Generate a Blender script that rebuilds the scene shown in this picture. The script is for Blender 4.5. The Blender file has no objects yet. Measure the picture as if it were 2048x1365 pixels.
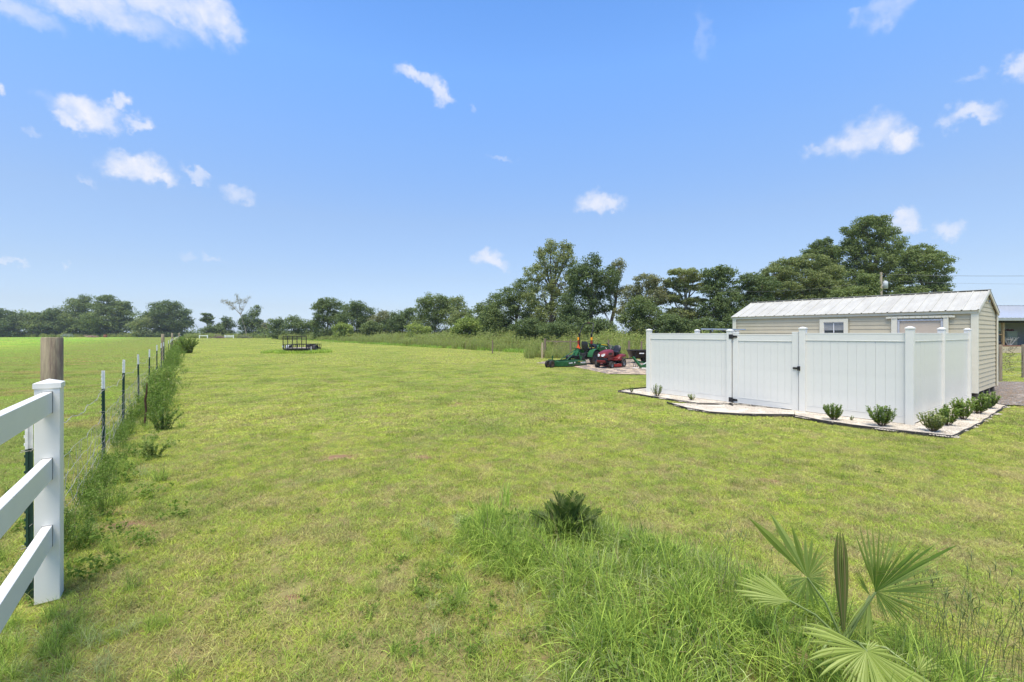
import bpy, math, random
import numpy as np
from math import radians, sin, cos, pi, sqrt, atan2
from mathutils import Vector, Matrix
random.seed(7)
RNG = np.random.default_rng(11)
SC = bpy.context.scene
COL = SC.collection

# ------------------------------------------------------------------ camera
F, HZ, CXP, EYE = 910.0, 667.0, 1024.0, 1.83      # focal length in photo pixels, horizon row, centre column, eye height
cam_d = bpy.data.cameras.new('camera')
cam_d.sensor_width = 36.0
cam_d.lens = 36.0 * F / 2048.0
cam_d.shift_y = -(682.5 - HZ) / 2048.0
cam_d.clip_end = 4000.0
cam_d.clip_start = 0.05
cam = bpy.data.objects.new('camera', cam_d)
cam.location = (0, 0, EYE)
cam.rotation_euler = (pi / 2, 0, 0)
COL.objects.link(cam)
SC.camera = cam

# ------------------------------------------------------------------ light
SUN_EL, SUN_AZ = radians(71), atan2(-0.25, -0.97)       # azimuth from +Y towards +X
sun_d = bpy.data.lights.new('sun', 'SUN')
sun_d.energy = 4.1
sun_d.angle = radians(32)
sun_d.color = (1.0, 0.90, 0.74)
sun = bpy.data.objects.new('sun', sun_d)
sdir = Vector((sin(SUN_AZ) * cos(SUN_EL), cos(SUN_AZ) * cos(SUN_EL), sin(SUN_EL)))
sun.rotation_euler = sdir.to_track_quat('Z', 'Y').to_euler()
COL.objects.link(sun)

SC.view_settings.view_transform = 'Standard'
SC.view_settings.look = 'None'
SC.view_settings.exposure = 0.6
SC.view_settings.gamma = 1.0
SC.view_settings.use_curve_mapping = False
SC.cycles.max_bounces = 6
SC.cycles.diffuse_bounces = 3
SC.cycles.glossy_bounces = 2
SC.cycles.transmission_bounces = 4
SC.cycles.transparent_max_bounces = 4
SC.cycles.volume_bounces = 0
SC.cycles.use_denoising = True
SC.cycles.caustics_reflective = False
SC.cycles.caustics_refractive = False

world = bpy.data.worlds.new('World')
SC.world = world
world.use_nodes = True
wn, wl = world.node_tree.nodes, world.node_tree.links
wn.clear()


def N(nodes, typ, **kw):
    n = nodes.new(typ)
    for k, v in kw.items():
        if k == 'inp':
            for a, b in v.items():
                n.inputs[a].default_value = b
        else:
            setattr(n, k, v)
    return n


def build_world():
    out = N(wn, 'ShaderNodeOutputWorld')
    bg = N(wn, 'ShaderNodeBackground', inp={'Strength': 0.08})
    wl.new(bg.outputs[0], out.inputs[0])
    sky = N(wn, 'ShaderNodeTexSky', sky_type='NISHITA', sun_disc=False)
    sky.sun_elevation = SUN_EL
    sky.sun_rotation = SUN_AZ
    sky.air_density = 1.0
    sky.dust_density = 0.6
    sky.ozone_density = 1.6
    tc = N(wn, 'ShaderNodeTexCoord')
    sep = N(wn, 'ShaderNodeSeparateXYZ')
    wl.new(tc.outputs['Generated'], sep.inputs[0])
    # the summer sky: deep blue overhead, pale blue at the horizon
    ramp = N(wn, 'ShaderNodeValToRGB')
    cr = ramp.color_ramp
    cr.elements[0].position = 0.0
    cr.elements[0].color = SKY_STOPS[0][1]
    cr.elements[1].position = SKY_STOPS[-1][0]
    cr.elements[1].color = SKY_STOPS[-1][1]
    for p, c in SKY_STOPS[1:-1]:
        e = cr.elements.new(p)
        e.color = c
    wl.new(sep.outputs[2], ramp.inputs[0])
    mul = N(wn, 'ShaderNodeMix', data_type='RGBA', blend_type='MULTIPLY', inp={0: 1.0})
    wl.new(sky.outputs[0], mul.inputs[6])
    wl.new(ramp.outputs[0], mul.inputs[7])
    # clouds: ragged ellipses in fixed compass directions
    n1 = N(wn, 'ShaderNodeTexNoise', inp={'Scale': 16.0, 'Detail': 2.0, 'Roughness': 0.5})
    n2 = N(wn, 'ShaderNodeTexNoise', inp={'Scale': 55.0, 'Detail': 5.0, 'Roughness': 0.62})
    for n in (n1, n2):
        wl.new(tc.outputs['Generated'], n.inputs['Vector'])
    def disp(n, amp):
        s = N(wn, 'ShaderNodeVectorMath', operation='SUBTRACT', inp={1: (0.5, 0.5, 0.5)})
        wl.new(n.outputs['Color'], s.inputs[0])
        m = N(wn, 'ShaderNodeVectorMath', operation='SCALE', inp={'Scale': amp})
        wl.new(s.outputs[0], m.inputs[0])
        return m
    d1, d2 = disp(n1, 0.055), disp(n2, 0.040)
    a1 = N(wn, 'ShaderNodeVectorMath', operation='ADD')
    wl.new(d1.outputs[0], a1.inputs[0]); wl.new(d2.outputs[0], a1.inputs[1])
    a2 = N(wn, 'ShaderNodeVectorMath', operation='ADD')
    wl.new(a1.outputs[0], a2.inputs[0]); wl.new(tc.outputs['Generated'], a2.inputs[1])
    total = None
    for (dx, dz, rx, rz, tilt, op, az) in CLOUDS:
        c = Vector((dx, 1.0, dz)).normalized()
        if az is not None:
            c = Matrix.Rotation(az, 3, 'Z') @ c
        right = c.cross(Vector((0, 0, 1))).normalized()
        up = right.cross(c).normalized()
        R = Matrix((right, up, -c)).transposed()
        R = R @ Matrix.Rotation(tilt, 3, 'Z')
        mp = N(wn, 'ShaderNodeMapping', vector_type='TEXTURE')
        mp.inputs['Location'].default_value = c
        mp.inputs['Rotation'].default_value = R.to_euler()
        mp.inputs['Scale'].default_value = (rx, rz, 0.4)
        wl.new(a2.outputs[0], mp.inputs[0])
        ln = N(wn, 'ShaderNodeVectorMath', operation='LENGTH')
        wl.new(mp.outputs[0], ln.inputs[0])
        mr = N(wn, 'ShaderNodeMapRange', interpolation_type='SMOOTHSTEP', inp={1: 1.22, 2: 0.22, 3: 0.0, 4: op})
        wl.new(ln.outputs['Value'], mr.inputs[0])
        if total is None:
            total = mr.outputs[0]
        else:
            mx = N(wn, 'ShaderNodeMath', operation='MAXIMUM')
            wl.new(total, mx.inputs[0]); wl.new(mr.outputs[0], mx.inputs[1])
            total = mx.outputs[0]
    n3 = N(wn, 'ShaderNodeTexNoise', inp={'Scale': 38.0, 'Detail': 6.0, 'Roughness': 0.6})
    wl.new(tc.outputs['Generated'], n3.inputs['Vector'])
    r3 = N(wn, 'ShaderNodeMapRange', inp={1: 0.3, 2: 0.62, 3: 0.62, 4: 1.0})
    wl.new(n3.outputs['Fac'], r3.inputs[0])
    den = N(wn, 'ShaderNodeMath', operation='MULTIPLY')
    wl.new(total, den.inputs[0]); wl.new(r3.outputs[0], den.inputs[1])
    mix = N(wn, 'ShaderNodeMix', data_type='RGBA')
    wl.new(den.outputs[0], mix.inputs[0])
    wl.new(mul.outputs[2], mix.inputs[6])
    mix.inputs[7].default_value = CLOUD_COL
    wl.new(mix.outputs[2], bg.inputs[0])


SKY_STOPS = [(0.0, (1.08, 1.34, 2.0, 1)), (.052, (1.03, 1.10, 1.42, 1)), (.117, (1.18, 1.18, 1.34, 1)), (.232, (1.44, 1.45, 1.56, 1)), (.374, (1.53, 1.80, 2.1, 1)), (.494, (1.52, 2.03, 2.55, 1)), (.60, (1.28, 1.90, 2.5, 1)), (1.0, (1.1, 1.6, 2.1, 1))]
CLOUD_COL = (7.3, 7.5, 8.3, 1)


def cpx(px, py, rx, ry, tilt=0, op=1.0):
    dx, dz = (px - CXP) / F, (HZ - py) / F
    k = 1.0 / sqrt(1 + dx * dx + dz * dz)
    return (dx, dz, rx / F * k * k ** 0.5 * 1.12, ry / F * k * 1.2, radians(tilt), op, None)


CLOUDS = [cpx(*c) for c in [
    (140, -12, 210, 34, 0, .80), (330, 8, 130, 34, -4, .85), (425, 30, 62, 30, -35, .9), (465, 60, 26, 22, -60, .6), (20, 15, 80, 26, 0, .55),
    (175, 226, 66, 24, 0, 1), (140, 243, 30, 13, 20, .95), (240, 214, 24, 14, 30, .95), (286, 253, 26, 14, 8, .85),
    (266, 332, 56, 24, -6, 1), (300, 350, 42, 13, 0, .95), (388, 350, 28, 8, -10, .6), (478, 386, 26, 13, 0, .55), (180, 358, 26, 7, -30, .3),
    (6, 184, 16, 9, -30, .7), (46, 262, 17, 7, 0, .3), (12, 438, 12, 6, 0, .5), (16, 519, 24, 5, 0, .6), (46, 524, 15, 5, 0, .5),
    (150, 530, 9, 4, 0, .4), (375, 508, 18, 7, -20, .25), (428, 516, 22, 6, -15, .35),
    (832, 156, 38, 14, -14, .8), (872, 180, 38, 16, -38, .85), (895, 200, 18, 12, -45, .7), (955, 215, 9, 5, 0, .25), (1003, 317, 26, 4, -8, .3),
    (1190, 404, 36, 20, -8, .9), (1212, 413, 38, 13, 0, .8), (972, 515, 28, 15, 12, .85), (985, 524, 32, 11, -10, .8),
    (1730, 272, 70, 32, 0, .88), (1800, 280, 32, 26, 10, .95), (1700, 282, 60, 24, 0, .8), (1628, 300, 22, 12, 10, .45),
    (1935, 234, 46, 17, -10, .78), (1962, 241, 30, 12, -20, .7), (2042, 134, 26, 26, 0, .75), (2100, 130, 60, 30, 0, .7),
    (1782, 12, 60, 24, 10, .42), (1708, 36, 14, 18, 30, .3), (1955, 148, 26, 9, -25, .25), (1405, 72, 16, 40, 15, .16),
    (1806, 442, 38, 19, 0, .85), (1900, 455, 28, 15, 0, .7), (1830, 446, 22, 14, 0, .7)]]
_r = random.Random(5)
for i in range(20):       # the same fair-weather clouds go on round the rest of the sky
    CLOUDS.append((0.0, _r.uniform(.25, 1.4), _r.uniform(.05, .16), _r.uniform(.02, .05), radians(_r.uniform(-20, 20)), _r.uniform(.4, .95), _r.uniform(radians(62), radians(298))))
build_world()


# ------------------------------------------------------------------ helpers
def G(px, py, z=0.0):
    """point of the place at height z that the photograph shows at this pixel"""
    Y = (EYE - z) * F / (py - HZ)
    return Vector(((px - CXP) / F * Y, Y, z))


def at(px, py, Y):
    return Vector(((px - CXP) / F * Y, Y, EYE + (HZ - py) / F * Y))


U = Vector((-.591, .806, 0))    # along the lot
W = Vector((.806, .591, 0))     # across the lot
LOT = atan2(.591, .806)


def L(t, s, z=0.0):
    return W * t + U * s + Vector((0, 0, z))


def gz(x, y):
    x = np.asarray(x, float); y = np.asarray(y, float)
    near = np.exp(-((np.abs(x) / 30) ** 2 + (y / 30) ** 2))
    b = 0.010 * np.sin(x * .9 + 1.3 * np.sin(y * .5)) + 0.007 * np.sin(y * 1.3 + x * .6 + 1.0)
    m = 0.13 * np.exp(-(((x - 1.0) * .75 + (y - 3.1) * .35) / .75) ** 2 - (((y - 2.9) - (x - 1.0) * .3) / 1.0) ** 2)
    return b * near - 0.006 + m


def tag(o, label=None, cat=None, group=None, kind=None):
    if label: o['label'] = label
    if cat: o['category'] = cat
    if group: o['group'] = group
    if kind: o['kind'] = kind
    return o


def link(o, parent=None):
    COL.objects.link(o)
    if parent is not None:
        o.parent = parent
    return o


def empty(name, loc, rz=0.0, label=None, cat=None, group=None):
    o = bpy.data.objects.new(name, None)
    o.empty_display_size = 0.2
    o.location = loc
    o.rotation_euler = (0, 0, rz)
    link(o)
    return tag(o, label, cat, group)


def copy_tree(o, parent=None):
    c = o.copy()
    COL.objects.link(c)
    c.parent = parent
    for ch in o.children:
        copy_tree(ch, c)
    return c


def np_mesh(name, V, polys, mat=None, tint=None, smooth=False, ks=None):
    """V (n,3); polys: array (m,k) or list of such arrays"""
    me = bpy.data.meshes.new(name)
    if not isinstance(polys, list):
        polys = [polys]
    polys = [np.asarray(p, np.int32) for p in polys if len(p)]
    V = np.asarray(V, np.float32)
    me.vertices.add(len(V))
    me.vertices.foreach_set('co', V.ravel())
    loops = np.concatenate([p.ravel() for p in polys])
    tot = np.concatenate([np.full(len(p), p.shape[1], np.int32) for p in polys])
    st = np.concatenate([[0], np.cumsum(tot)[:-1]]).astype(np.int32)
    me.loops.add(len(loops))
    me.loops.foreach_set('vertex_index', loops)
    me.polygons.add(len(tot))
    me.polygons.foreach_set('loop_start', st)
    me.polygons.foreach_set('loop_total', tot)
    me.polygons.foreach_set('use_smooth', np.full(len(tot), smooth, bool))
    me.update(calc_edges=True)
    if tint is not None:
        a = me.attributes.new('tint', 'FLOAT', 'POINT')
        a.data.foreach_set('value', np.asarray(tint, np.float32))
    if mat is not None:
        me.materials.append(mat)
    return me


class MB:
    """collects simple shapes into one mesh"""
    def __init__(self):
        self.v, self.f, self.sm = [], [], []

    def add(self, vs, fs, smooth=False, M=None):
        o = len(self.v)
        for p in vs:
            p = Vector(p)
            if M is not None:
                p = M @ p
            self.v.append(p)
        for f in fs:
            self.f.append([i + o for i in f])
            self.sm.append(smooth)
        return self

    def box(self, c, s, rz=0, M=None, taper=1.0):
        x, y, z = s[0] / 2, s[1] / 2, s[2] / 2
        vs = []
        for dz, k in ((-z, 1.0), (z, taper)):
            for dx, dy in ((-x, -y), (x, -y), (x, y), (-x, y)):
                q = Vector((dx * k, dy * k, 0))
                if rz:
                    q = Matrix.Rotation(rz, 3, 'Z') @ q
                vs.append((c[0] + q.x, c[1] + q.y, c[2] + dz))
        return self.add(vs, [(0, 3, 2, 1), (4, 5, 6, 7), (0, 1, 5, 4), (1, 2, 6, 5), (2, 3, 7, 6), (3, 0, 4, 7)], False, M)

    def tube(self, pts, rad, n=8, cap=True, M=None, smooth=True):
        pts = [Vector(p) for p in pts]
        if not hasattr(rad, '__len__'):
            rad = [rad] * len(pts)
        vs, fs = [], []
        prev = None
        for i, p in enumerate(pts):
            d = (pts[min(i + 1, len(pts) - 1)] - pts[max(i - 1, 0)])
            if d.length < 1e-9: d = Vector((0, 0, 1))
            d.normalize()
            if prev is None:
                a = d.cross(Vector((0, 0, 1)) if abs(d.z) < .9 else Vector((1, 0, 0))).normalized()
            else:
                a = (prev - d * prev.dot(d))
                a = a.normalized() if a.length > 1e-6 else d.orthogonal().normalized()
            prev = a
            b = d.cross(a)
            for k in range(n):
                t = 2 * pi * k / n
                vs.append(p + (a * cos(t) + b * sin(t)) * rad[i])
        for i in range(len(pts) - 1):
            for k in range(n):
                fs.append((i * n + k, i * n + (k + 1) % n, (i + 1) * n + (k + 1) % n, (i + 1) * n + k))
        self.add(vs, fs, smooth, M)
        if cap:
            m = len(pts) - 1
            self.add(vs[:n], [tuple(range(n))[::-1]], False, M)
            self.add(vs[m * n:m * n + n], [tuple(range(n))], False, M)
        return self

    def bar(self, p0, p1, w, h, M=None, up=(0, 0, 1)):
        """rectangular bar from p0 to p1: w sideways, h along up"""
        p0, p1 = Vector(p0), Vector(p1)
        d = (p1 - p0).normalized()
        side = d.cross(Vector(up))
        side = side.normalized() if side.length > 1e-6 else d.orthogonal().normalized()
        u = side.cross(d)
        vs = []
        for p in (p0, p1):
            for a, b in ((-1, -1), (1, -1), (1, 1), (-1, 1)):
                vs.append(p + side * (a * w / 2) + u * (b * h / 2))
        return self.add(vs, [(0, 1, 2, 3), (7, 6, 5, 4), (0, 4, 5, 1), (1, 5, 6, 2), (2, 6, 7, 3), (3, 7, 4, 0)], False, M)

    def prism(self, prof, p0, p1, xa, ya, M=None, smooth=False):
        """extrude a 2D profile (in axes xa, ya) from p0 to p1"""
        p0, p1, xa, ya = map(Vector, (p0, p1, xa, ya))
        n = len(prof)
        vs = [p + xa * a + ya * b for p in (p0, p1) for a, b in prof]
        fs = [(k, (k + 1) % n, n + (k + 1) % n, n + k) for k in range(n)]
        self.add(vs, fs, smooth, M)
        self.add(vs[:n], [tuple(range(n))[::-1]], False, M)
        self.add(vs[n:], [tuple(range(n))], False, M)
        return self

    def lathe(self, prof, c, axis=(0, 0, 1), n=20, M=None, smooth=True):
        """prof: (radius, distance along axis)"""
        c, ax = Vector(c), Vector(axis).normalized()
        a = ax.orthogonal().normalized()
        b = ax.cross(a)
        vs, fs = [], []
        for r, h in prof:
            for k in range(n):
                t = 2 * pi * k / n
                vs.append(c + ax * h + (a * cos(t) + b * sin(t)) * max(r, 1e-4))
        for i in range(len(prof) - 1):
            for k in range(n):
                fs.append((i * n + k, i * n + (k + 1) % n, (i + 1) * n + (k + 1) % n, (i + 1) * n + k))
        return self.add(vs, fs, smooth, M)

    def loft(self, rings, M=None, smooth=True, cap=True):
        n = len(rings[0])
        vs = [p for r in rings for p in r]
        fs = [(i * n + k, i * n + (k + 1) % n, (i + 1) * n + (k + 1) % n, (i + 1) * n + k) for i in range(len(rings) - 1) for k in range(n)]
        self.add(vs, fs, smooth, M)
        if cap:
            self.add(rings[0], [tuple(range(n))[::-1]], False, M)
            self.add(rings[-1], [tuple(range(n))], False, M)
        return self

    def build(self, name, mat, parent=None, bevel=0, loc=None, rz=0):
        me = bpy.data.meshes.new(name)
        me.from_pydata([tuple(p) for p in self.v], [], self.f)
        me.polygons.foreach_set('use_smooth', self.sm)
        me.materials.append(mat)
        me.update()
        o = bpy.data.objects.new(name, me)
        if loc is not None:
            o.location = loc
        if rz:
            o.rotation_euler = (0, 0, rz)
        link(o, parent)
        if bevel:
            m = o.modifiers.new('bevel', 'BEVEL')
            m.width = bevel
            m.segments = 2
            m.limit_method = 'ANGLE'
        return o


# ------------------------------------------------------------------ materials
def pmat(name, col, rough=.6, metal=0.0, var=.12, scale=6.0, bump=0.0, bscale=40.0, spec=.4, stretch=None, col2=None, f2=(.45, .7), coords='Object'):
    m = bpy.data.materials.new(name)
    m.use_nodes = True
    n, l = m.node_tree.nodes, m.node_tree.links
    p = n['Principled BSDF']
    tc = N(n, 'ShaderNodeTexCoord')
    mp = N(n, 'ShaderNodeMapping')
    if stretch: mp.inputs['Scale'].default_value = stretch
    l.new(tc.outputs[coords], mp.inputs[0])
    no = N(n, 'ShaderNodeTexNoise', inp={'Scale': scale, 'Detail': 5.0, 'Roughness': .65})
    l.new(mp.outputs[0], no.inputs['Vector'])
    mr = N(n, 'ShaderNodeMapRange', inp={1: .3, 2: .7, 3: 1 - var, 4: 1 + var})
    l.new(no.outputs['Fac'], mr.inputs[0])
    mx = N(n, 'ShaderNodeMix', data_type='RGBA', blend_type='MULTIPLY', inp={0: 1.0})
    src = None
    if col2:
        n2 = N(n, 'ShaderNodeTexNoise', inp={'Scale': scale * .37, 'Detail': 6.0, 'Roughness': .7})
        l.new(mp.outputs[0], n2.inputs['Vector'])
        m2 = N(n, 'ShaderNodeMapRange', inp={1: f2[0], 2: f2[1]})
        l.new(n2.outputs['Fac'], m2.inputs[0])
        mc = N(n, 'ShaderNodeMix', data_type='RGBA')
        mc.inputs[6].default_value = (*col, 1); mc.inputs[7].default_value = (*col2, 1)
        l.new(m2.outputs[0], mc.inputs[0])
        l.new(mc.outputs[2], mx.inputs[6])
    else:
        mx.inputs[6].default_value = (*col, 1)
    l.new(mr.outputs[0], mx.inputs[7])
    l.new(mx.outputs[2], p.inputs['Base Color'])
    p.inputs['Roughness'].default_value = rough
    p.inputs['Metallic'].default_value = metal
    p.inputs['Specular IOR Level'].default_value = spec
    if bump:
        nb = N(n, 'ShaderNodeTexNoise', inp={'Scale': bscale, 'Detail': 4.0})
        l.new(mp.outputs[0], nb.inputs['Vector'])
        b = N(n, 'ShaderNodeBump', inp={'Strength': bump, 'Distance': .02})
        l.new(nb.outputs['Fac'], b.inputs['Height'])
        l.new(b.outputs[0], p.inputs['Normal'])
    return m


def leafmat(name, c1, c2, trans=.35, tcol=1.25, rough=.6, spec=.12, c3=None, p3=.12):
    m = bpy.data.materials.new(name)
    m.use_nodes = True
    n, l = m.node_tree.nodes, m.node_tree.links
    p = n['Principled BSDF']
    out = n['Material Output']
    at_ = N(n, 'ShaderNodeAttribute', attribute_name='tint')
    oi = N(n, 'ShaderNodeObjectInfo')
    ad = N(n, 'ShaderNodeMath', operation='MULTIPLY_ADD', inp={1: .35, 2: -.17})
    l.new(oi.outputs['Random'], ad.inputs[0])
    sm = N(n, 'ShaderNodeMath', operation='ADD', use_clamp=True)
    l.new(ad.outputs[0], sm.inputs[0]); l.new(at_.outputs['Fac'], sm.inputs[1])
    mc = N(n, 'ShaderNodeMix', data_type='RGBA')
    mc.inputs[6].default_value = (*c1, 1); mc.inputs[7].default_value = (*c2, 1)
    l.new(sm.outputs[0], mc.inputs[0])
    col = mc.outputs[2]
    if c3:
        ramp = N(n, 'ShaderNodeMath', operation='GREATER_THAN', inp={1: 1 - p3})
        fr = N(n, 'ShaderNodeMath', operation='FRACT')
        ml = N(n, 'ShaderNodeMath', operation='MULTIPLY', inp={1: 37.7})
        l.new(at_.outputs['Fac'], ml.inputs[0]); l.new(ml.outputs[0], fr.inputs[0]); l.new(fr.outputs[0], ramp.inputs[0])
        m3 = N(n, 'ShaderNodeMix', data_type='RGBA')
        m3.inputs[7].default_value = (*c3, 1)
        l.new(ramp.outputs[0], m3.inputs[0]); l.new(col, m3.inputs[6])
        col = m3.outputs[2]
    l.new(col, p.inputs['Base Color'])
    p.inputs['Roughness'].default_value = rough
    p.inputs['Specular IOR Level'].default_value = spec
    tr = N(n, 'ShaderNodeBsdfTranslucent')
    g = N(n, 'ShaderNodeMix', data_type='RGBA', blend_type='MULTIPLY', inp={0: 1.0})
    g.inputs[7].default_value = (tcol, tcol * 1.02, tcol * .6, 1)
    l.new(col, g.inputs[6]); l.new(g.outputs[2], tr.inputs[0])
    ms = N(n, 'ShaderNodeMixShader', inp={0: trans})
    l.new(p.outputs[0], ms.inputs[1]); l.new(tr.outputs[0], ms.inputs[2])
    l.new(ms.outputs[0], out.inputs[0])
    return m
# ------------------------------------------------------------------ lawn colour: one field of colour shared by soil and blades
BARE = []          # bare earth patches in the lawn: (centre, half width, half depth)
for px, py, rw in [(690, 915, .42), (845, 914, .32), (900, 920, .12), (1090, 775, .75), (1300, 845, .42), (925, 808, .6), (1535, 960, .18),
                   (960, 800, .3), (690, 893, .2), (260, 1048, .28), (245, 1020, .2), (860, 717, 1.0), (830, 695, .9), (1165, 868, .3), (960, 1060, .16),
                   (1120, 1330, .13), (1010, 1300, .10), (585, 1190, .1)]:
    g = G(px, py)
    BARE.append((g.x, g.y, rw, rw * .55))


def lawn_group():
    g = bpy.data.node_groups.new('lawn_colour', 'ShaderNodeTree')
    g.interface.new_socket('Color', in_out='OUTPUT', socket_type='NodeSocketColor')
    g.interface.new_socket('Bare', in_out='OUTPUT', socket_type='NodeSocketFloat')
    n, l = g.nodes, g.links
    out = n.new('NodeGroupOutput')
    geo = N(n, 'ShaderNodeNewGeometry')
    pos = geo.outputs['Position']
    fl = N(n, 'ShaderNodeVectorMath', operation='MULTIPLY', inp={1: (1, 1, 0)})
    l.new(pos, fl.inputs[0])

    def noise(scale, det, rough=.55, off=0.0, stretch=None):
        mp = N(n, 'ShaderNodeMapping')
        mp.inputs['Location'].default_value = (off, off * .7, 0)
        mp.inputs['Rotation'].default_value = (0, 0, -LOT)
        if stretch: mp.inputs['Scale'].default_value = stretch
        l.new(fl.outputs[0], mp.inputs[0])
        t = N(n, 'ShaderNodeTexNoise', inp={'Scale': scale, 'Detail': det, 'Roughness': rough})
        l.new(mp.outputs[0], t.inputs['Vector'])
        return t.outputs['Fac']

    def rng(s, a, b, lo=0.0, hi=1.0):
        m = N(n, 'ShaderNodeMapRange', inp={1: a, 2: b, 3: lo, 4: hi})
        l.new(s, m.inputs[0]); return m.outputs[0]

    def mixc(f, a, b):
        m = N(n, 'ShaderNodeMix', data_type='RGBA')
        for s, v in ((0, f), (6, a), (7, b)):
            if isinstance(v, tuple): m.inputs[s].default_value = (*v, 1)
            else: l.new(v, m.inputs[s])
        return m.outputs[2]

    def mul(a, b):
        m = N(n, 'ShaderNodeMath', operation='MULTIPLY')
        for i, v in enumerate((a, b)):
            if isinstance(v, float): m.inputs[i].default_value = v
            else: l.new(v, m.inputs[i])
        return m.outputs[0]

    big = noise(.16, 4, .6, 3.0, (1, .45, 1))
    mid = noise(.9, 4, .6, 11.0, (1, .6, 1))
    small = noise(4.5, 4, .65, 7.0)
    fine = noise(22.0, 3, .6, 1.0)
    c = mixc(rng(big, .35, .65), GREEN_A, YELLOW_A)
    c = mixc(rng(mid, .44, .66), c, YELLOW_B)
    c = mixc(mul(rng(small, .46, .66), .55), c, GREEN_B)
    c = mixc(mul(rng(noise(1.7, 5, .7, 21.0), .47, .66), .62), c, STRAW)
    c = mixc(mul(rng(noise(5.5, 5, .75, 51.0), .50, .66), .6), c, THATCH)
    c = mixc(mul(rng(noise(.33, 4, .7, 61.0), .50, .64), .35), c, GREEN_B)
    # the pasture beyond the wire fence is lusher, with brown thin strips near the wire
    sep = N(n, 'ShaderNodeSeparateXYZ'); l.new(pos, sep.inputs[0])
    t_ = N(n, 'ShaderNodeVectorMath', operation='DOT_PRODUCT', inp={1: (.806, .591, 0)}); l.new(pos, t_.inputs[0])
    past = rng(t_.outputs['Value'], -1.3, -1.0, 1.0, 0.0)
    far = rng(t_.outputs['Value'], -22.0, -9.0, 1.0, 0.0)
    pc = mixc(rng(noise(.5, 5, .65, 31.0, (.35, 1, 1)), .50, .72), PAST_OLIVE, PAST_BROWN)
    pc = mixc(rng(noise(1.3, 5, .65, 35.0), .50, .62), pc, GREEN_A)
    pf = mixc(rng(noise(.09, 4, .65, 41.0, (1.8, .5, 1)), .42, .60), PAST_GREEN, YELLOW_A)
    pc = mixc(far, pc, pf)
    c = mixc(past, c, pc)
    # soil patches
    tot = None
    for (x, y, a, b) in BARE:
        m = N(n, 'ShaderNodeMapping', vector_type='TEXTURE')
        m.inputs['Location'].default_value = (x, y, 0)
        m.inputs['Scale'].default_value = (a, b, 1)
        l.new(fl.outputs[0], m.inputs[0])
        ln = N(n, 'ShaderNodeVectorMath', operation='LENGTH'); l.new(m.outputs[0], ln.inputs[0])
        r = rng(ln.outputs['Value'], 1.3, .2)
        if tot is None: tot = r
        else:
            mx = N(n, 'ShaderNodeMath', operation='MAXIMUM'); l.new(tot, mx.inputs[0]); l.new(r, mx.inputs[1]); tot = mx.outputs[0]
    ad = N(n, 'ShaderNodeMath', operation='ADD'); l.new(tot, ad.inputs[0]); l.new(rng(small, .3, .7, -.45, .35), ad.inputs[1])
    bare = rng(ad.outputs[0], .35, .6)
    l.new(c, out.inputs[0])
    l.new(bare, out.inputs[1])
    return g


GREEN_A = (.230, .320, .052)
GREEN_B = (0.111, 0.195, 0.039)
YELLOW_A = (.400, .430, .095)
YELLOW_B = (.345, .400, .066)
STRAW = (.390, .325, .170)
PAST_OLIVE = (0.234, 0.286, 0.072)
PAST_BROWN = (0.325, 0.240, 0.098)
PAST_GREEN = (0.195, 0.390, 0.058)
THATCH = (.340, .250, .150)
SOIL = (.230, .135, .085)
LAWN = lawn_group()


def ground_mat():
    m = bpy.data.materials.new('lawn_and_soil')
    m.use_nodes = True
    n, l = m.node_tree.nodes, m.node_tree.links
    p = n['Principled BSDF']
    p.inputs['Roughness'].default_value = .95
    p.inputs['Specular IOR Level'].default_value = .1
    g = N(n, 'ShaderNodeGroup'); g.node_tree = LAWN
    geo = N(n, 'ShaderNodeNewGeometry')
    # thin thatch shows between the blades close by, closed sward further off
    ln = N(n, 'ShaderNodeVectorMath', operation='LENGTH'); l.new(geo.outputs['Position'], ln.inputs[0])
    near = N(n, 'ShaderNodeMapRange', inp={1: 12, 2: 60, 3: .72, 4: .10}); l.new(ln.outputs['Value'], near.inputs[0])
    no = N(n, 'ShaderNodeTexNoise', inp={'Scale': 9.0, 'Detail': 6.0, 'Roughness': .7}); l.new(geo.outputs['Position'], no.inputs['Vector'])
    th = N(n, 'ShaderNodeMix', data_type='RGBA'); th.inputs[6].default_value = (.12, .09, .042, 1); th.inputs[7].default_value = (.27, .21, .10, 1)
    l.new(no.outputs['Fac'], th.inputs[0])
    m1 = N(n, 'ShaderNodeMix', data_type='RGBA'); l.new(near.outputs[0], m1.inputs[0]); l.new(g.outputs[0], m1.inputs[6]); l.new(th.outputs[2], m1.inputs[7])
    m2 = N(n, 'ShaderNodeMix', data_type='RGBA'); m2.inputs[7].default_value = (*SOIL, 1)
    bb = N(n, 'ShaderNodeMath', operation='MULTIPLY', inp={1: .9}); l.new(g.outputs[1], bb.inputs[0])
    l.new(bb.outputs[0], m2.inputs[0]); l.new(m1.outputs[2], m2.inputs[6])
    f = N(n, 'ShaderNodeTexNoise', inp={'Scale': 2.2, 'Detail': 8.0, 'Roughness': .8}); l.new(geo.outputs['Position'], f.inputs['Vector'])
    fr = N(n, 'ShaderNodeMapRange', inp={1: .3, 2: .7, 3: .78, 4: 1.18}); l.new(f.outputs['Fac'], fr.inputs[0])
    m3 = N(n, 'ShaderNodeMix', data_type='RGBA', blend_type='MULTIPLY', inp={0: 1.0}); l.new(m2.outputs[2], m3.inputs[6]); l.new(fr.outputs[0], m3.inputs[7])
    l.new(m3.outputs[2], p.inputs['Base Color'])
    b = N(n, 'ShaderNodeBump', inp={'Strength': .5, 'Distance': .03}); l.new(f.outputs['Fac'], b.inputs['Height']); l.new(b.outputs[0], p.inputs['Normal'])
    return m


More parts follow.
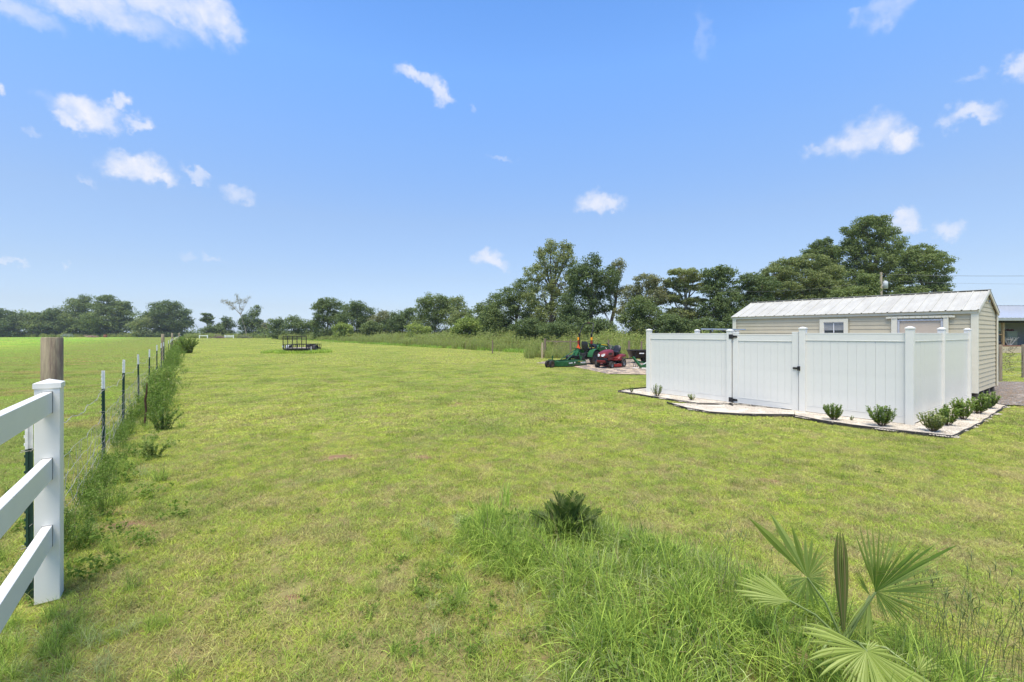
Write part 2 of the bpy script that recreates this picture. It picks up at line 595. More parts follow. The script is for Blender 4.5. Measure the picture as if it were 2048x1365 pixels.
def blademat(name, dark=1.0, straw=.15, trans=.45, own=None):
    """grass blades: colour from the lawn field, plus a per-blade tint; own = colours of their own"""
    m = bpy.data.materials.new(name)
    m.use_nodes = True
    n, l = m.node_tree.nodes, m.node_tree.links
    p = n['Principled BSDF']
    p.inputs['Roughness'].default_value = .5
    p.inputs['Specular IOR Level'].default_value = .08
    at_ = N(n, 'ShaderNodeAttribute', attribute_name='tint')
    if own:
        mc = N(n, 'ShaderNodeMix', data_type='RGBA'); mc.inputs[6].default_value = (*own[0], 1); mc.inputs[7].default_value = (*own[1], 1)
        l.new(at_.outputs['Fac'], mc.inputs[0]); base = mc.outputs[2]
    else:
        g = N(n, 'ShaderNodeGroup'); g.node_tree = LAWN
        base = g.outputs[0]
    r = N(n, 'ShaderNodeMapRange', inp={1: 0, 2: 1, 3: 1.1 * dark, 4: 2.15 * dark}); l.new(at_.outputs['Fac'], r.inputs[0])
    mu = N(n, 'ShaderNodeMix', data_type='RGBA', blend_type='MULTIPLY', inp={0: 1.0}); l.new(base, mu.inputs[6]); l.new(r.outputs[0], mu.inputs[7])
    fr = N(n, 'ShaderNodeMath', operation='FRACT'); ml = N(n, 'ShaderNodeMath', operation='MULTIPLY', inp={1: 53.3})
    l.new(at_.outputs['Fac'], ml.inputs[0]); l.new(ml.outputs[0], fr.inputs[0])
    gt = N(n, 'ShaderNodeMath', operation='LESS_THAN', inp={1: straw}); l.new(fr.outputs[0], gt.inputs[0])
    ms = N(n, 'ShaderNodeMix', data_type='RGBA'); ms.inputs[7].default_value = (.36, .29, .15, 1)
    l.new(gt.outputs[0], ms.inputs[0]); l.new(mu.outputs[2], ms.inputs[6])
    l.new(ms.outputs[2], p.inputs['Base Color'])
    tr = N(n, 'ShaderNodeBsdfTranslucent'); l.new(ms.outputs[2], tr.inputs[0])
    mx = N(n, 'ShaderNodeMixShader', inp={0: trans}); l.new(p.outputs[0], mx.inputs[1]); l.new(tr.outputs[0], mx.inputs[2])
    l.new(mx.outputs[0], n['Material Output'].inputs[0])
    return m


# ------------------------------------------------------------------ ground sheet out to the horizon
def build_ground():
    def axis(lim, fine, step):
        a = list(np.arange(-fine, fine + 1e-6, step))
        s, x = step, fine
        while x < lim:
            s *= 1.35; x += s; a.append(x); a.insert(0, -x)
        return np.array(a)
    xs = axis(1600, 9, .14)
    ys = axis(1600, 7, .14) + 5.0
    Xg, Yg = np.meshgrid(xs, ys)
    Z = gz(Xg, Yg)
    V = np.stack([Xg.ravel(), Yg.ravel(), Z.ravel()], 1)
    nx, ny = len(xs), len(ys)
    i = np.arange(nx * ny).reshape(ny, nx)
    Q = np.stack([i[:-1, :-1].ravel(), i[:-1, 1:].ravel(), i[1:, 1:].ravel(), i[1:, :-1].ravel()], 1)
    o = bpy.data.objects.new('ground', np_mesh('ground', V, Q, ground_mat(), smooth=True))
    link(o); tag(o, 'mown green and yellow lawn running to the horizon', kind='structure')


build_ground()


# ------------------------------------------------------------------ grass and plant patches for scattering
def blades(n, R, hmin, hmax, w, lean=.5, segs=2, rng=RNG, flat=0.0, droop=0.0, base=None):
    """n grass blades over a disc of radius R -> V, quads, tris, tint"""
    if base is None:
        a = rng.uniform(0, 2 * pi, n); r = R * np.sqrt(rng.uniform(0, 1, n))
        bx, by = r * np.cos(a), r * np.sin(a)
    else:
        bx, by = base[:, 0], base[:, 1]
    h = rng.uniform(hmin, hmax, n)
    yaw = rng.uniform(0, 2 * pi, n)
    ld = rng.uniform(0, 2 * pi, n); lm = rng.uniform(.1, 1, n) * lean
    dx, dy = np.cos(ld) * lm, np.sin(ld) * lm
    ww = w * rng.uniform(.6, 1.3, n)
    px, py = np.cos(yaw) * ww / 2, np.sin(yaw) * ww / 2
    V, tint = [], []
    t0 = rng.uniform(0, 1, n)
    for k in range(segs + 1):
        f = k / segs
        z = h * (f - droop * f ** 2.4 * lm * 1.3) * (1 - flat * lm)
        cx, cy = bx + dx * h * f ** 1.6, by + dy * h * f ** 1.6
        if k < segs:
            q = 1 - .35 * f
            V.append(np.stack([cx - px * q, cy - py * q, z], 1)); V.append(np.stack([cx + px * q, cy + py * q, z], 1))
        else:
            V.append(np.stack([cx, cy, z], 1))
    m = len(V)
    VV = np.stack(V, 1).reshape(-1, 3)
    b = (np.arange(n) * m)[:, None]
    quads = np.concatenate([b + np.array([[2 * k, 2 * k + 1, 2 * k + 3, 2 * k + 2]]) for k in range(segs - 1)]) if segs > 1 else np.zeros((0, 4), int)
    tris = b + np.array([[2 * segs - 2, 2 * segs - 1, 2 * segs]])
    return VV, quads, tris, np.repeat(t0, m)


def blade_proto(name, mat, *a, **k):
    V, q, t, tint = blades(*a, **k)
    me = np_mesh(name, V, [p for p in (q, t) if len(p)], mat, tint)
    return bpy.data.objects.new(name, me)


def leaf_cloud(C, R, per, size, flat=.6, rng=RNG, asp=.55, up=.35, surf=.5):
    """diamond leaves in blobs: C (n,3) centres, R (n,) radii"""
    C = np.asarray(C, float); R = np.asarray(R, float)
    n = len(C) * per
    cc = np.repeat(C, per, 0); rr = np.repeat(R, per)
    d = rng.normal(size=(n, 3)); d /= np.linalg.norm(d, axis=1)[:, None]
    rad = rng.uniform(surf, 1, n) ** .6
    P = cc + d * (rr * rad)[:, None] * np.array([1, 1, flat])
    nrm = d + rng.normal(size=(n, 3)) * .6 + np.array([0, 0, up])
    nrm /= np.linalg.norm(nrm, axis=1)[:, None]
    a = np.cross(nrm, rng.normal(size=(n, 3))); a /= np.linalg.norm(a, axis=1)[:, None]
    b = np.cross(nrm, a)
    s = size * rng.uniform(.6, 1.3, n)[:, None]
    V = np.stack([P - a * s * .5, P + b * s * asp * .5, P + a * s * .5, P - b * s * asp * .5], 1).reshape(-1, 3)
    Q = np.arange(4 * n).reshape(n, 4)
    bt = np.repeat(rng.uniform(0, 1, len(C)), per)
    tint = np.clip(.6 * bt + .4 * rng.uniform(0, 1, n), 0, 1)
    return V, Q, np.repeat(tint, 4)


def scatter(name, pts, protos, rot=None, scl=None, idx=None, **props):
    n = len(pts)
    me = bpy.data.meshes.new(name)
    me.vertices.add(n)
    me.vertices.foreach_set('co', np.asarray(pts, np.float32).ravel())
    for an, ty, val in (('rotz', 'FLOAT', rot if rot is not None else RNG.uniform(0, 6.283, n)), ('scl', 'FLOAT', scl if scl is not None else RNG.uniform(.8, 1.2, n)), ('pick', 'INT', idx if idx is not None else RNG.integers(0, len(protos), n))):
        a = me.attributes.new(an, ty, 'POINT')
        a.data.foreach_set('value', np.asarray(val, np.float32 if ty == 'FLOAT' else np.int32))
    o = bpy.data.objects.new(name, me)
    link(o)
    g = bpy.data.node_groups.new(name + '_scatter', 'GeometryNodeTree')
    g.interface.new_socket('Geometry', in_out='INPUT', socket_type='NodeSocketGeometry')
    g.interface.new_socket('Geometry', in_out='OUTPUT', socket_type='NodeSocketGeometry')
    gn, gl = g.nodes, g.links
    gi, go = gn.new('NodeGroupInput'), gn.new('NodeGroupOutput')
    jn = gn.new('GeometryNodeJoinGeometry')
    for p in protos[::-1]:      # a join lists its inputs last link first
        oi = gn.new('GeometryNodeObjectInfo'); oi.inputs[0].default_value = p
        gt = gn.new('GeometryNodeGeometryToInstance')
        gl.new(oi.outputs['Geometry'], gt.inputs[0]); gl.new(gt.outputs[0], jn.inputs[0])
    ip = gn.new('GeometryNodeInstanceOnPoints')
    ip.inputs['Pick Instance'].default_value = True
    gl.new(gi.outputs[0], ip.inputs['Points']); gl.new(jn.outputs[0], ip.inputs['Instance'])
    def attr(nm, ty):
        a = gn.new('GeometryNodeInputNamedAttribute'); a.data_type = ty; a.inputs[0].default_value = nm; return a.outputs[0]
    gl.new(attr('pick', 'INT'), ip.inputs['Instance Index'])
    cx = gn.new('ShaderNodeCombineXYZ'); gl.new(attr('rotz', 'FLOAT'), cx.inputs[2])
    er = gn.new('FunctionNodeEulerToRotation'); gl.new(cx.outputs[0], er.inputs[0]); gl.new(er.outputs[0], ip.inputs['Rotation'])
    gl.new(attr('scl', 'FLOAT'), ip.inputs['Scale'])
    gl.new(ip.outputs[0], go.inputs[0])
    md = o.modifiers.new('scatter', 'NODES'); md.node_group = g
    tag(o, kind='stuff', **props)
    return o


# footprints no grass grows in
def poly_in(poly, x, y):
    inside = np.zeros(len(x), bool)
    n = len(poly)
    for i in range(n):
        x0, y0 = poly[i][0], poly[i][1]; x1, y1 = poly[(i + 1) % n][0], poly[(i + 1) % n][1]
        c = ((y0 > y) != (y1 > y)) & (x < (x1 - x0) * (y - y0) / ((y1 - y0) + 1e-12) + x0)
        inside ^= c
    return inside


BED = [G(*p) for p in [(1234, 785), (1308, 797), (1396, 811), (1451, 811), (1474, 806), (1590, 824), (1590, 836.5), (1704, 855), (1822, 869), (1904, 877.6), (1959, 851), (2013, 814)]]
BED += [L(17.55, 2.55), L(11.62, 2.55), L(11.62, 8.75), G(1292, 779)]
APRON = [G(*p) for p in [(1334, 808), (1374, 820), (1418, 828), (1484, 832.5), (1536, 833.5), (1588, 834), (1590, 824), (1470, 807), (1451, 813), (1396, 812)]]
PAD = [G(*p) for p in [(1072, 727), (1105, 722.5), (1200, 718), (1340, 716), (1500, 724), (1420, 748), (1290, 750.5), (1215, 749), (1168, 739), (1140, 733), (1100, 731)]]
DRIVE = [G(*p) for p in [(1985, 765), (2060, 766), (2300, 775), (2400, 820), (2120, 815), (2016, 812), (1975, 812)]] 
SHED_FOOT = [L(17.4, 2.4), L(20.8, 2.4), L(20.8, 9.4), L(17.4, 9.4)]
YARD = [L(11.7, 2.6), L(17.4, 2.6), L(17.4, 8.7), L(11.7, 8.7)]


def keep_grass(x, y, edge=0.0):
    k = np.ones(len(x), bool)
    for P in (BED, APRON, DRIVE, SHED_FOOT, YARD):
        k &= ~poly_in(P, x, y)
    a = poly_in(PAD, x, y) & (RNG.uniform(0, 1, len(x)) > .12)
    k &= ~a
    for (bx, by, rw, rd) in BARE:
        e = np.sqrt(((x - bx) / rw) ** 2 + ((y - by) / rd) ** 2)
        k &= ~((e < .8) & (RNG.uniform(0, 1, len(x)) > .25))
    return k


def ring(y0, y1, dens, wide=1.32, pad=1.6):
    """evenly jittered points over the wedge of ground between y0 and y1"""
    c = 1 / sqrt(dens)
    X, Yv = np.meshgrid(np.arange(-wide * y1 - pad, wide * y1 + pad, c), np.arange(y0, y1, c))
    x = X.ravel() + RNG.uniform(-.5, .5, X.size) * c; y = Yv.ravel() + RNG.uniform(-.5, .5, X.size) * c
    k = np.abs(x) < wide * y + pad
    return x[k], y[k]


def build_lawn():
    bm = blademat('lawn_blades', 1.0, .16, .45)
    bm2 = blademat('lawn_blades_dark', .72, .05, .4)
    near = [blade_proto('near_turf', bm, 360, .17, .014, .038, .0046, lean=2.4, rng=np.random.default_rng(i)) for i in range(4)]
    near += [blade_proto('near_turf', bm2, 160, .13, .025, .075, .005, lean=1.5, segs=3, droop=.4, rng=np.random.default_rng(20 + i)) for i in range(2)]
    x, y = ring(1.3, 9, 40)
    k = keep_grass(x, y); x, y = x[k], y[k]
    idx = RNG.choice(6, len(x), p=[.20, .20, .20, .20, .10, .10])
    scatter('lawn_grass', np.stack([x, y, gz(x, y) - .004], 1), near, idx=idx, label='short mown yellow green lawn grass with straw coloured thatch')
    mid = [blade_proto('mid_turf', bm, 460, .42, .018, .042, .012, lean=2.4, rng=np.random.default_rng(40 + i)) for i in range(3)]
    mid += [blade_proto('mid_turf', bm2, 220, .3, .03, .07, .012, lean=1.6, rng=np.random.default_rng(50 + i)) for i in range(1)]
    x, y = ring(8, 28, 9)
    k = keep_grass(x, y); x, y = x[k], y[k]
    scatter('lawn_grass', np.stack([x, y, gz(x, y) - .004], 1), mid, idx=RNG.choice(4, len(x), p=[.3, .3, .3, .1]), label='mown grass across the middle of the lawn')
    fa = [blade_proto('far_turf', bm, 460, 1.3, .02, .05, .036, lean=2.2, rng=np.random.default_rng(60 + i)) for i in range(3)]
    x, y = ring(26, 85, 1.1)
    k = keep_grass(x, y); x, y = x[k], y[k]
    scatter('lawn_grass', np.stack([x, y, gz(x, y) - .004], 1), fa, label='mown grass on the far half of the lawn and pasture')
    vf = [blade_proto('distant_turf', bm, 460, 4.0, .03, .08, .11, lean=2.0, rng=np.random.default_rng(70 + i)) for i in range(3)]
    x, y = ring(80, 215, .11, 1.25)
    scatter('lawn_grass', np.stack([x, y, gz(x, y) - .004], 1), vf, label='pale sunlit grass at the far end of the fields')


build_lawn()


def build_tall_grass():
    lg = blademat('tall_grass_green', 1.0, .05, .45, own=((.105, .175, .03), (.30, .38, .075)))
    lg2 = blademat('tall_grass_pale', 1.0, .10, .4, own=((.17, .22, .08), (.38, .41, .18)))
    tg = [blade_proto('tall_tuft', lg, 84, .11, .18, .44, .0046, lean=1.0, segs=6, droop=.62, rng=np.random.default_rng(80 + i)) for i in range(4)]
    tg += [blade_proto('pale_tuft', lg2, 64, .10, .13, .33, .0042, lean=1.1, segs=5, droop=.55, rng=np.random.default_rng(90 + i)) for i in range(3)]
    tg += [blade_proto('broad_tuft', lg, 22, .07, .12, .26, .017, lean=1.1, segs=5, droop=.6, rng=np.random.default_rng(95 + i)) for i in range(2)]
    mlb = leafmat('weed_leaf', (.11, .19, .035), (.23, .32, .06), .4)
    wv = []
    for i in range(3):
        r = np.random.default_rng(100 + i)
        C = np.stack([r.normal(0, .07, 16), r.normal(0, .07, 16), r.uniform(.04, .2, 16)], 1)
        V, Q, T = leaf_cloud(C, r.uniform(.03, .05, 16), 9, .05, 1, r, asp=.42, up=1.0)
        wv.append(bpy.data.objects.new('weed_tuft', np_mesh('weed_tuft', V, Q, mlb, T)))
    # the unmown patch round the cycad and the palm
    patch = [G(*p) for p in [(868, 1052), (900, 1035), (1000, 1020), (1080, 1040), (1210, 1055), (1350, 1115), (1470, 1160), (1560, 1195), (1680, 1225), (1800, 1270), (1900, 1330), (2075, 1385)]]
    patch += [G(2300, 1600), G(1200, 1900), G(1040, 1365), G(1075, 1300), G(1060, 1235), G(960, 1170), G(900, 1120)]
    n = 4200
    x = RNG.uniform(-.7, 3.6, n); y = RNG.uniform(1.0, 4.4, n)
    k = poly_in(patch, x, y)
    x, y = x[k], y[k]
    # thinner towards its edge
    cxy = np.array([[p.x, p.y] for p in patch])
    seg = np.concatenate([cxy[i] + (cxy[(i + 1) % len(cxy)] - cxy[i]) * np.linspace(0, 1, 30)[:, None] for i in range(len(cxy))])
    dmin = np.sqrt(((np.stack([x, y], 1)[:, None, :] - seg[None]) ** 2).sum(2)).min(1)
    dens = np.clip(.15 + dmin / .34, 0, 1)
    nz = np.sin(x * 5.1 + 2 * np.sin(y * 3.3)) * np.sin(y * 4.7 + x)
    k = RNG.uniform(0, 1, len(x)) < dens * np.clip(.50 + .34 * nz, .10, .9)
    x, y, dmin = x[k], y[k], dmin[k]
    s = np.clip(.45 + dmin * 1.4, .45, 1.0) * RNG.uniform(.6, 1.05, len(x))
    idx = RNG.choice(12, len(x), p=[.14, .14, .14, .14, .10, .10, .10, .02, .02, .034, .033, .033])
    scatter('tall_grass', np.stack([x, y, gz(x, y) - .005], 1), tg + wv, idx=idx, scl=s, label='long arching unmown grass around the cycad and fan palm')
    # stragglers round the patch, and odd tufts and weeds all over the near lawn
    n = 150
    x = RNG.normal(-.25, .45, n); y = RNG.normal(3.4, .55, n)
    k = ~poly_in(patch, x, y)
    scatter('tall_grass', np.stack([x[k], y[k], gz(x[k], y[k]) - .004], 1), tg + wv, scl=RNG.uniform(.18, .5, k.sum()), label='ragged tufts straggling out from the unmown patch')
    x, y = ring(1.8, 11, 2.6)
    k = keep_grass(x, y) & (RNG.uniform(0, 1, len(x)) < .35 + .3 * np.sin(x * 1.3 + 2 * np.sin(y * .8)))
    x, y = x[k], y[k]
    scatter('lawn_weeds', np.stack([x, y, gz(x, y) - .003], 1), wv + tg[4:], scl=RNG.uniform(.12, .34, len(x)), label='low weeds and coarser tufts scattered through the near lawn')
    # at the foot of the vinyl post, bottom left of the view
    n = 110
    x = RNG.normal(-2.75, .35, n); y = RNG.normal(2.45, .28, n)
    scatter('tall_grass', np.stack([x, y, gz(x, y) - .005], 1), tg[:7], scl=RNG.uniform(.28, .55, n), label='longer pale grass at the foot of the vinyl post')
    # lush ring under the trailer
    n = 420
    x = RNG.uniform(-22.6, -17.0, n); y = RNG.uniform(40.3, 45.5, n)
    k = (((x + 19.7) / 2.9) ** 2 + ((y - 42.6) / 2.6) ** 2 < RNG.uniform(.35, 1.15, n) * (1 + .25 * np.sin(x * 3)))
    big = [blade_proto('lush_tuft', blademat('lush', 1.0, .02, .45, own=((.20, .29, .045), (.34, .42, .08))), 90, .28, .16, .36, .022, lean=.6, segs=3, droop=.3, rng=np.random.default_rng(110 + i)) for i in range(2)]
    scatter('tall_grass', np.stack([x[k], y[k], gz(x[k], y[k])], 1), big, label='bright uncut grass round the parked trailer')
    # seed stalks of bahia grass on the right of the palm
    sm = pmat('seed_stalk', (.12, .16, .05), .7)
    st = []
    for i in range(3):
        r = random.Random(i); mb = MB()
        for j in range(7):
            bx, by, h = r.uniform(-.12, .12), r.uniform(-.12, .12), r.uniform(.35, .62)
            lx, ly = r.uniform(-.12, .12), r.uniform(-.12, .12)
            top = (bx + lx, by + ly, h)
            mb.tube([(bx, by, 0), (bx + lx * .35, by + ly * .35, h * .55), top], [.0016, .0012, .0009], 3, False)
            for sgn in (-1, 1):
                mb.tube([top, (top[0] + sgn * .018, top[1], h + .035), (top[0] + sgn * .038, top[1] + .01, h + .055)], [.0018, .0024, .0012], 3, False)
        o = mb.build('stalks', sm); COL.objects.unlink(o); st.append(o)
    P = []
    for px, py in [(1880, 1290), (1905, 1330), (1935, 1345), (1965, 1300), (1990, 1350), (2030, 1330), (1845, 1330), (1910, 1390), (1960, 1400), (2020, 1390), (1300, 1160), (1560, 1220), (1450, 1250)]:
        g = G(px, py + 20); P.append((g.x, g.y, float(gz(g.x, g.y))))
    scatter('seed_heads', P, st, scl=RNG.uniform(.7, 1.05, len(P)), label='thin forked grass seed stalks right of the fan palm')
    return tg, wv


TALL, WEEDT = build_tall_grass()


def build_fence_weeds():
    """weeds along the wire fence, and the tall weeds on the far boundary"""
    ml = leafmat('fence_weed_leaf', (.10, .17, .035), (.23, .33, .065), .35, c3=(.30, .30, .14), p3=.06)
    ms = pmat('weed_stem', (.14, .13, .05), .8)
    def weed(i, h, spread, nst, per, size, stem=True):
        r = np.random.default_rng(200 + i)
        mb = MB(); C = []
        for j in range(nst):
            a = r.uniform(0, 6.28); d = r.uniform(0, spread); hh = h * r.uniform(.6, 1)
            bx, by = d * .4 * cos(a), d * .4 * sin(a)
            ex, ey = bx + d * cos(a) * .8, by + d * sin(a) * .8
            if stem:
                mb.tube([(bx, by, 0), ((bx + ex) / 2, (by + ey) / 2, hh * .6), (ex, ey, hh)], [.004, .003, .0015], 3, False)
            for f in np.linspace(.25, 1, 7):
                C.append((bx + (ex - bx) * f + r.normal(0, .02), by + (ey - by) * f + r.normal(0, .02), hh * f))
        V, Q, T = leaf_cloud(np.array(C), r.uniform(.05, .09, len(C)) * (h / .8), per, size, .8, r, asp=.4, up=.6, surf=.2)
        if stem:
            n0 = len(V)
            sv = np.array([tuple(v) for v in mb.v]); sf = np.array(mb.f)
            V = np.concatenate([V, sv]); T = np.concatenate([T, np.full(len(sv), .1)])
            Q = np.concatenate([Q, sf + n0])
        return bpy.data.objects.new('weed', np_mesh('weed', V, Q, ml, T))
    small = [weed(i, .5, .30, 9, 6, .034) for i in range(3)]
    big = [weed(10 + i, .95, .4, 12, 8, .06) for i in range(3)]
    P, S, I = [], [], []
    for y in np.concatenate([np.arange(3.2, 14, .14), np.arange(14, 60, .35), np.arange(60, 150, .8)]):
        xf = -1.18 - .72 * y + .12
        for _ in range(3 if y < 40 else 3):
            off = abs(RNG.normal(0, .30)) * (1.0 if y > 9 else .6) - .10 + (.12 if y > 10 else .0)
            nzv = .5 + .5 * sin(y * 1.9 + 2 * sin(y * .7))
            if RNG.uniform() > (.34 + .34 * nzv if y < 10 else .25 + .6 * nzv): continue
            b = RNG.uniform() < (0 if y < 9 else .05 + .25 * nzv)
            P.append((xf + off * .8, y + off * .6, 0)); I.append(RNG.integers(0, 3) + (3 if b else 0))
            S.append(RNG.uniform(.3, .62) if y < 9 else RNG.uniform(.35, .9) * (1 + min(y, 60) / 200))
    scatter('fence_weeds', P, small + big, idx=np.array(I), scl=np.array(S), label='leafy green weeds growing along the wire fence')
    x, y = [], []
    for yy in np.arange(2.9, 30, .05):
        o = RNG.normal(.25, .28); x.append(-1.18 - .72 * yy + o * .8); y.append(yy + o * .6)
    x, y = np.array(x), np.array(y)
    scatter('fence_grass', np.stack([x, y, gz(x, y)], 1), TALL[:7] + WEEDT, scl=RNG.uniform(.3, .8, len(x)), label='long grass and creeping weeds at the foot of the wire fence')
    # tall weeds of the right-hand boundary
    tall = []
    wm = leafmat('tall_weed_leaf', (.20, .27, .07), (.42, .47, .15), .35, c3=(.36, .30, .17), p3=.16)
    for i in range(5):
        r = np.random.default_rng(300 + i)
        n = 46
        V1, q1, t1, T1 = blades(n * 4, .9, .7, 1.5 if i < 3 else 1.9, .05, lean=.35, segs=3, droop=.3, rng=r)
        C = []
        for j in range(26):
            a, d = r.uniform(0, 6.28), .9 * sqrt(r.uniform())
            h = r.uniform(.7, 1.75)
            for f in np.linspace(.35, 1, 5): C.append((d * cos(a), d * sin(a), h * f))
        V2, Q2, T2 = leaf_cloud(np.array(C), r.uniform(.08, .17, len(C)), 6, .12, 1.1, r, asp=.4, up=.4, surf=.1)
        me = np_mesh('tall_weed', np.concatenate([V1, V2]), [np.concatenate([q1, Q2 + len(V1)]), t1], wm, np.concatenate([T1, T2]))
        tall.append(bpy.data.objects.new('tall_weed', me))
    P, S = [], []
    for yy in np.arange(27, 185, .42):
        dens = 7 if yy < 70 else 4
        for _ in range(dens):
            dep = RNG.uniform(0, 1) ** 1.3 * (9 + yy * .04)
            x0 = 5.3 - .72 * (yy - 37) + .5
            if RNG.uniform() < .1: dep = -RNG.uniform(0, .5)
            xx, y2 = x0 + dep * .806, yy + dep * .591
            if yy < 37 and dep < .3: continue
            P.append((xx, y2, 0)); S.append(RNG.uniform(.55, 1.15) * (.62 + min(max(dep, 0), 4) * .12) * (1 + .16 * sin(yy * .8) * sin(yy * .31)))
    for _ in range(42):
        px = RNG.uniform(1060, 1290); yy = RNG.uniform(30.6, 32.6) if px > 1165 else RNG.uniform(32.5, 35.5)
        if 1165 < px < 1245 and yy < 31.5: yy += 1.2
        P.append(((px - CXP) / F * yy, yy, 0)); S.append(RNG.uniform(.22, .55))
    scatter('tall_weeds', P, tall, scl=np.array(S), label='head high pale green weeds and seeding grass along the far boundary')
    # fringe of rough grass along their foot
    fr = [blade_proto('fringe', blademat('fringe', 1.0, .04, .45, own=((.15, .25, .045), (.27, .37, .07))), 120, .45, .15, .42, .03, lean=.7, segs=2, rng=np.random.default_rng(400 + i)) for i in range(2)]
    P = []
    for yy in np.arange(28, 170, .22):
        x0 = 5.3 - .72 * (yy - 37) + RNG.uniform(-.5, .8)
        P.append((x0, yy + RNG.uniform(-.3, .5), 0))
    scatter('rough_grass', P, fr, label='rough uncut grass fringe at the foot of the tall weeds')
    P = []
    for _ in range(900):     # rough grass at the end of the field and before the left-hand woods
        px = RNG.uniform(-300, 700); Y = RNG.uniform(168, 196) if px > 372 else RNG.uniform(212, 226)
        if px > 560: Y = RNG.uniform(125, 140)
        P.append(((px - CXP) / F * Y, Y, 0))
    scatter('rough_grass', P, tall, scl=RNG.uniform(.6, 1.2, len(P)), label='rough growth at the far end of the fields')


build_fence_weeds()
# ------------------------------------------------------------------ materials of built things
M_VINYL = pmat('white_vinyl', (.71, .70, .65), .35, var=.035, scale=3, spec=.5, col2=(.68, .675, .62), f2=(.55, .8))
M_GALV = pmat('galvanised_wire', (.40, .385, .35), .5, .3)
M_TPOST = pmat('green_post_paint', (.018, .055, .035), .5, var=.25, scale=20)
M_WTIP = pmat('white_post_tip', (.74, .74, .70), .6, var=.1, scale=25)
M_WOODP = pmat('weathered_round_wood', (.30, .25, .165), .85, var=.3, scale=7, stretch=(6, 6, .6), bump=.4, bscale=12, col2=(.19, .135, .10), f2=(.48, .62))
M_BLACK = pmat('black_hardware', (.02, .02, .022), .45)
M_RUST = pmat('rusted_iron', (.07, .035, .02), .9, var=.4, scale=20)


# ------------------------------------------------------------------ white vinyl post and rail fence, bottom left
def vinyl_fence():
    r = empty('vinyl_rail_fence', L(-.72, 4.43), LOT, 'white vinyl post and three rail fence cutting in at the left edge', 'rail fence')
    for k, s in enumerate((0.0, -2.45)):
        MB().box((0, s, .73), (.127, .127, 1.46)).build('post', M_VINYL, r, bevel=.004)
        mb = MB()
        mb.box((0, s, 1.472), (.140, .140, .036))
        mb.add([(-.070, s - .070, 1.490), (.070, s - .070, 1.490), (.070, s + .070, 1.490), (-.070, s + .070, 1.490), (0, s, 1.516)], [(0, 1, 4), (1, 2, 4), (2, 3, 4), (3, 0, 4)])
        mb.build('post_cap', M_VINYL, r, bevel=.002)
    for zt in (1.430, .977, .519):
        MB().box((0, -1.225, zt - .0715), (.051, 2.36, .143)).build('rail', M_VINYL, r, bevel=.003)
        MB().box((0, -.0640, zt - .0715), (.0555, .0015, .1475)).build('socket_gap', M_BLACK, r)
    return r


vinyl_fence()


# ------------------------------------------------------------------ wire fence on steel posts
FENCE_Y = [3.14, 6.45, 8.75, 12.0, 15.2, 18.7, 22.5, 26.0, 29.5, 33.0, 37.0, 41.0, 45.5, 50.0, 55, 60, 66, 72, 79, 86, 94, 103, 113, 125, 138]


def fence_xy(y):
    return (-1.18 - .72 * y + .04 * sin(y * .4) + (.06 if y < 3.5 else 0), y)


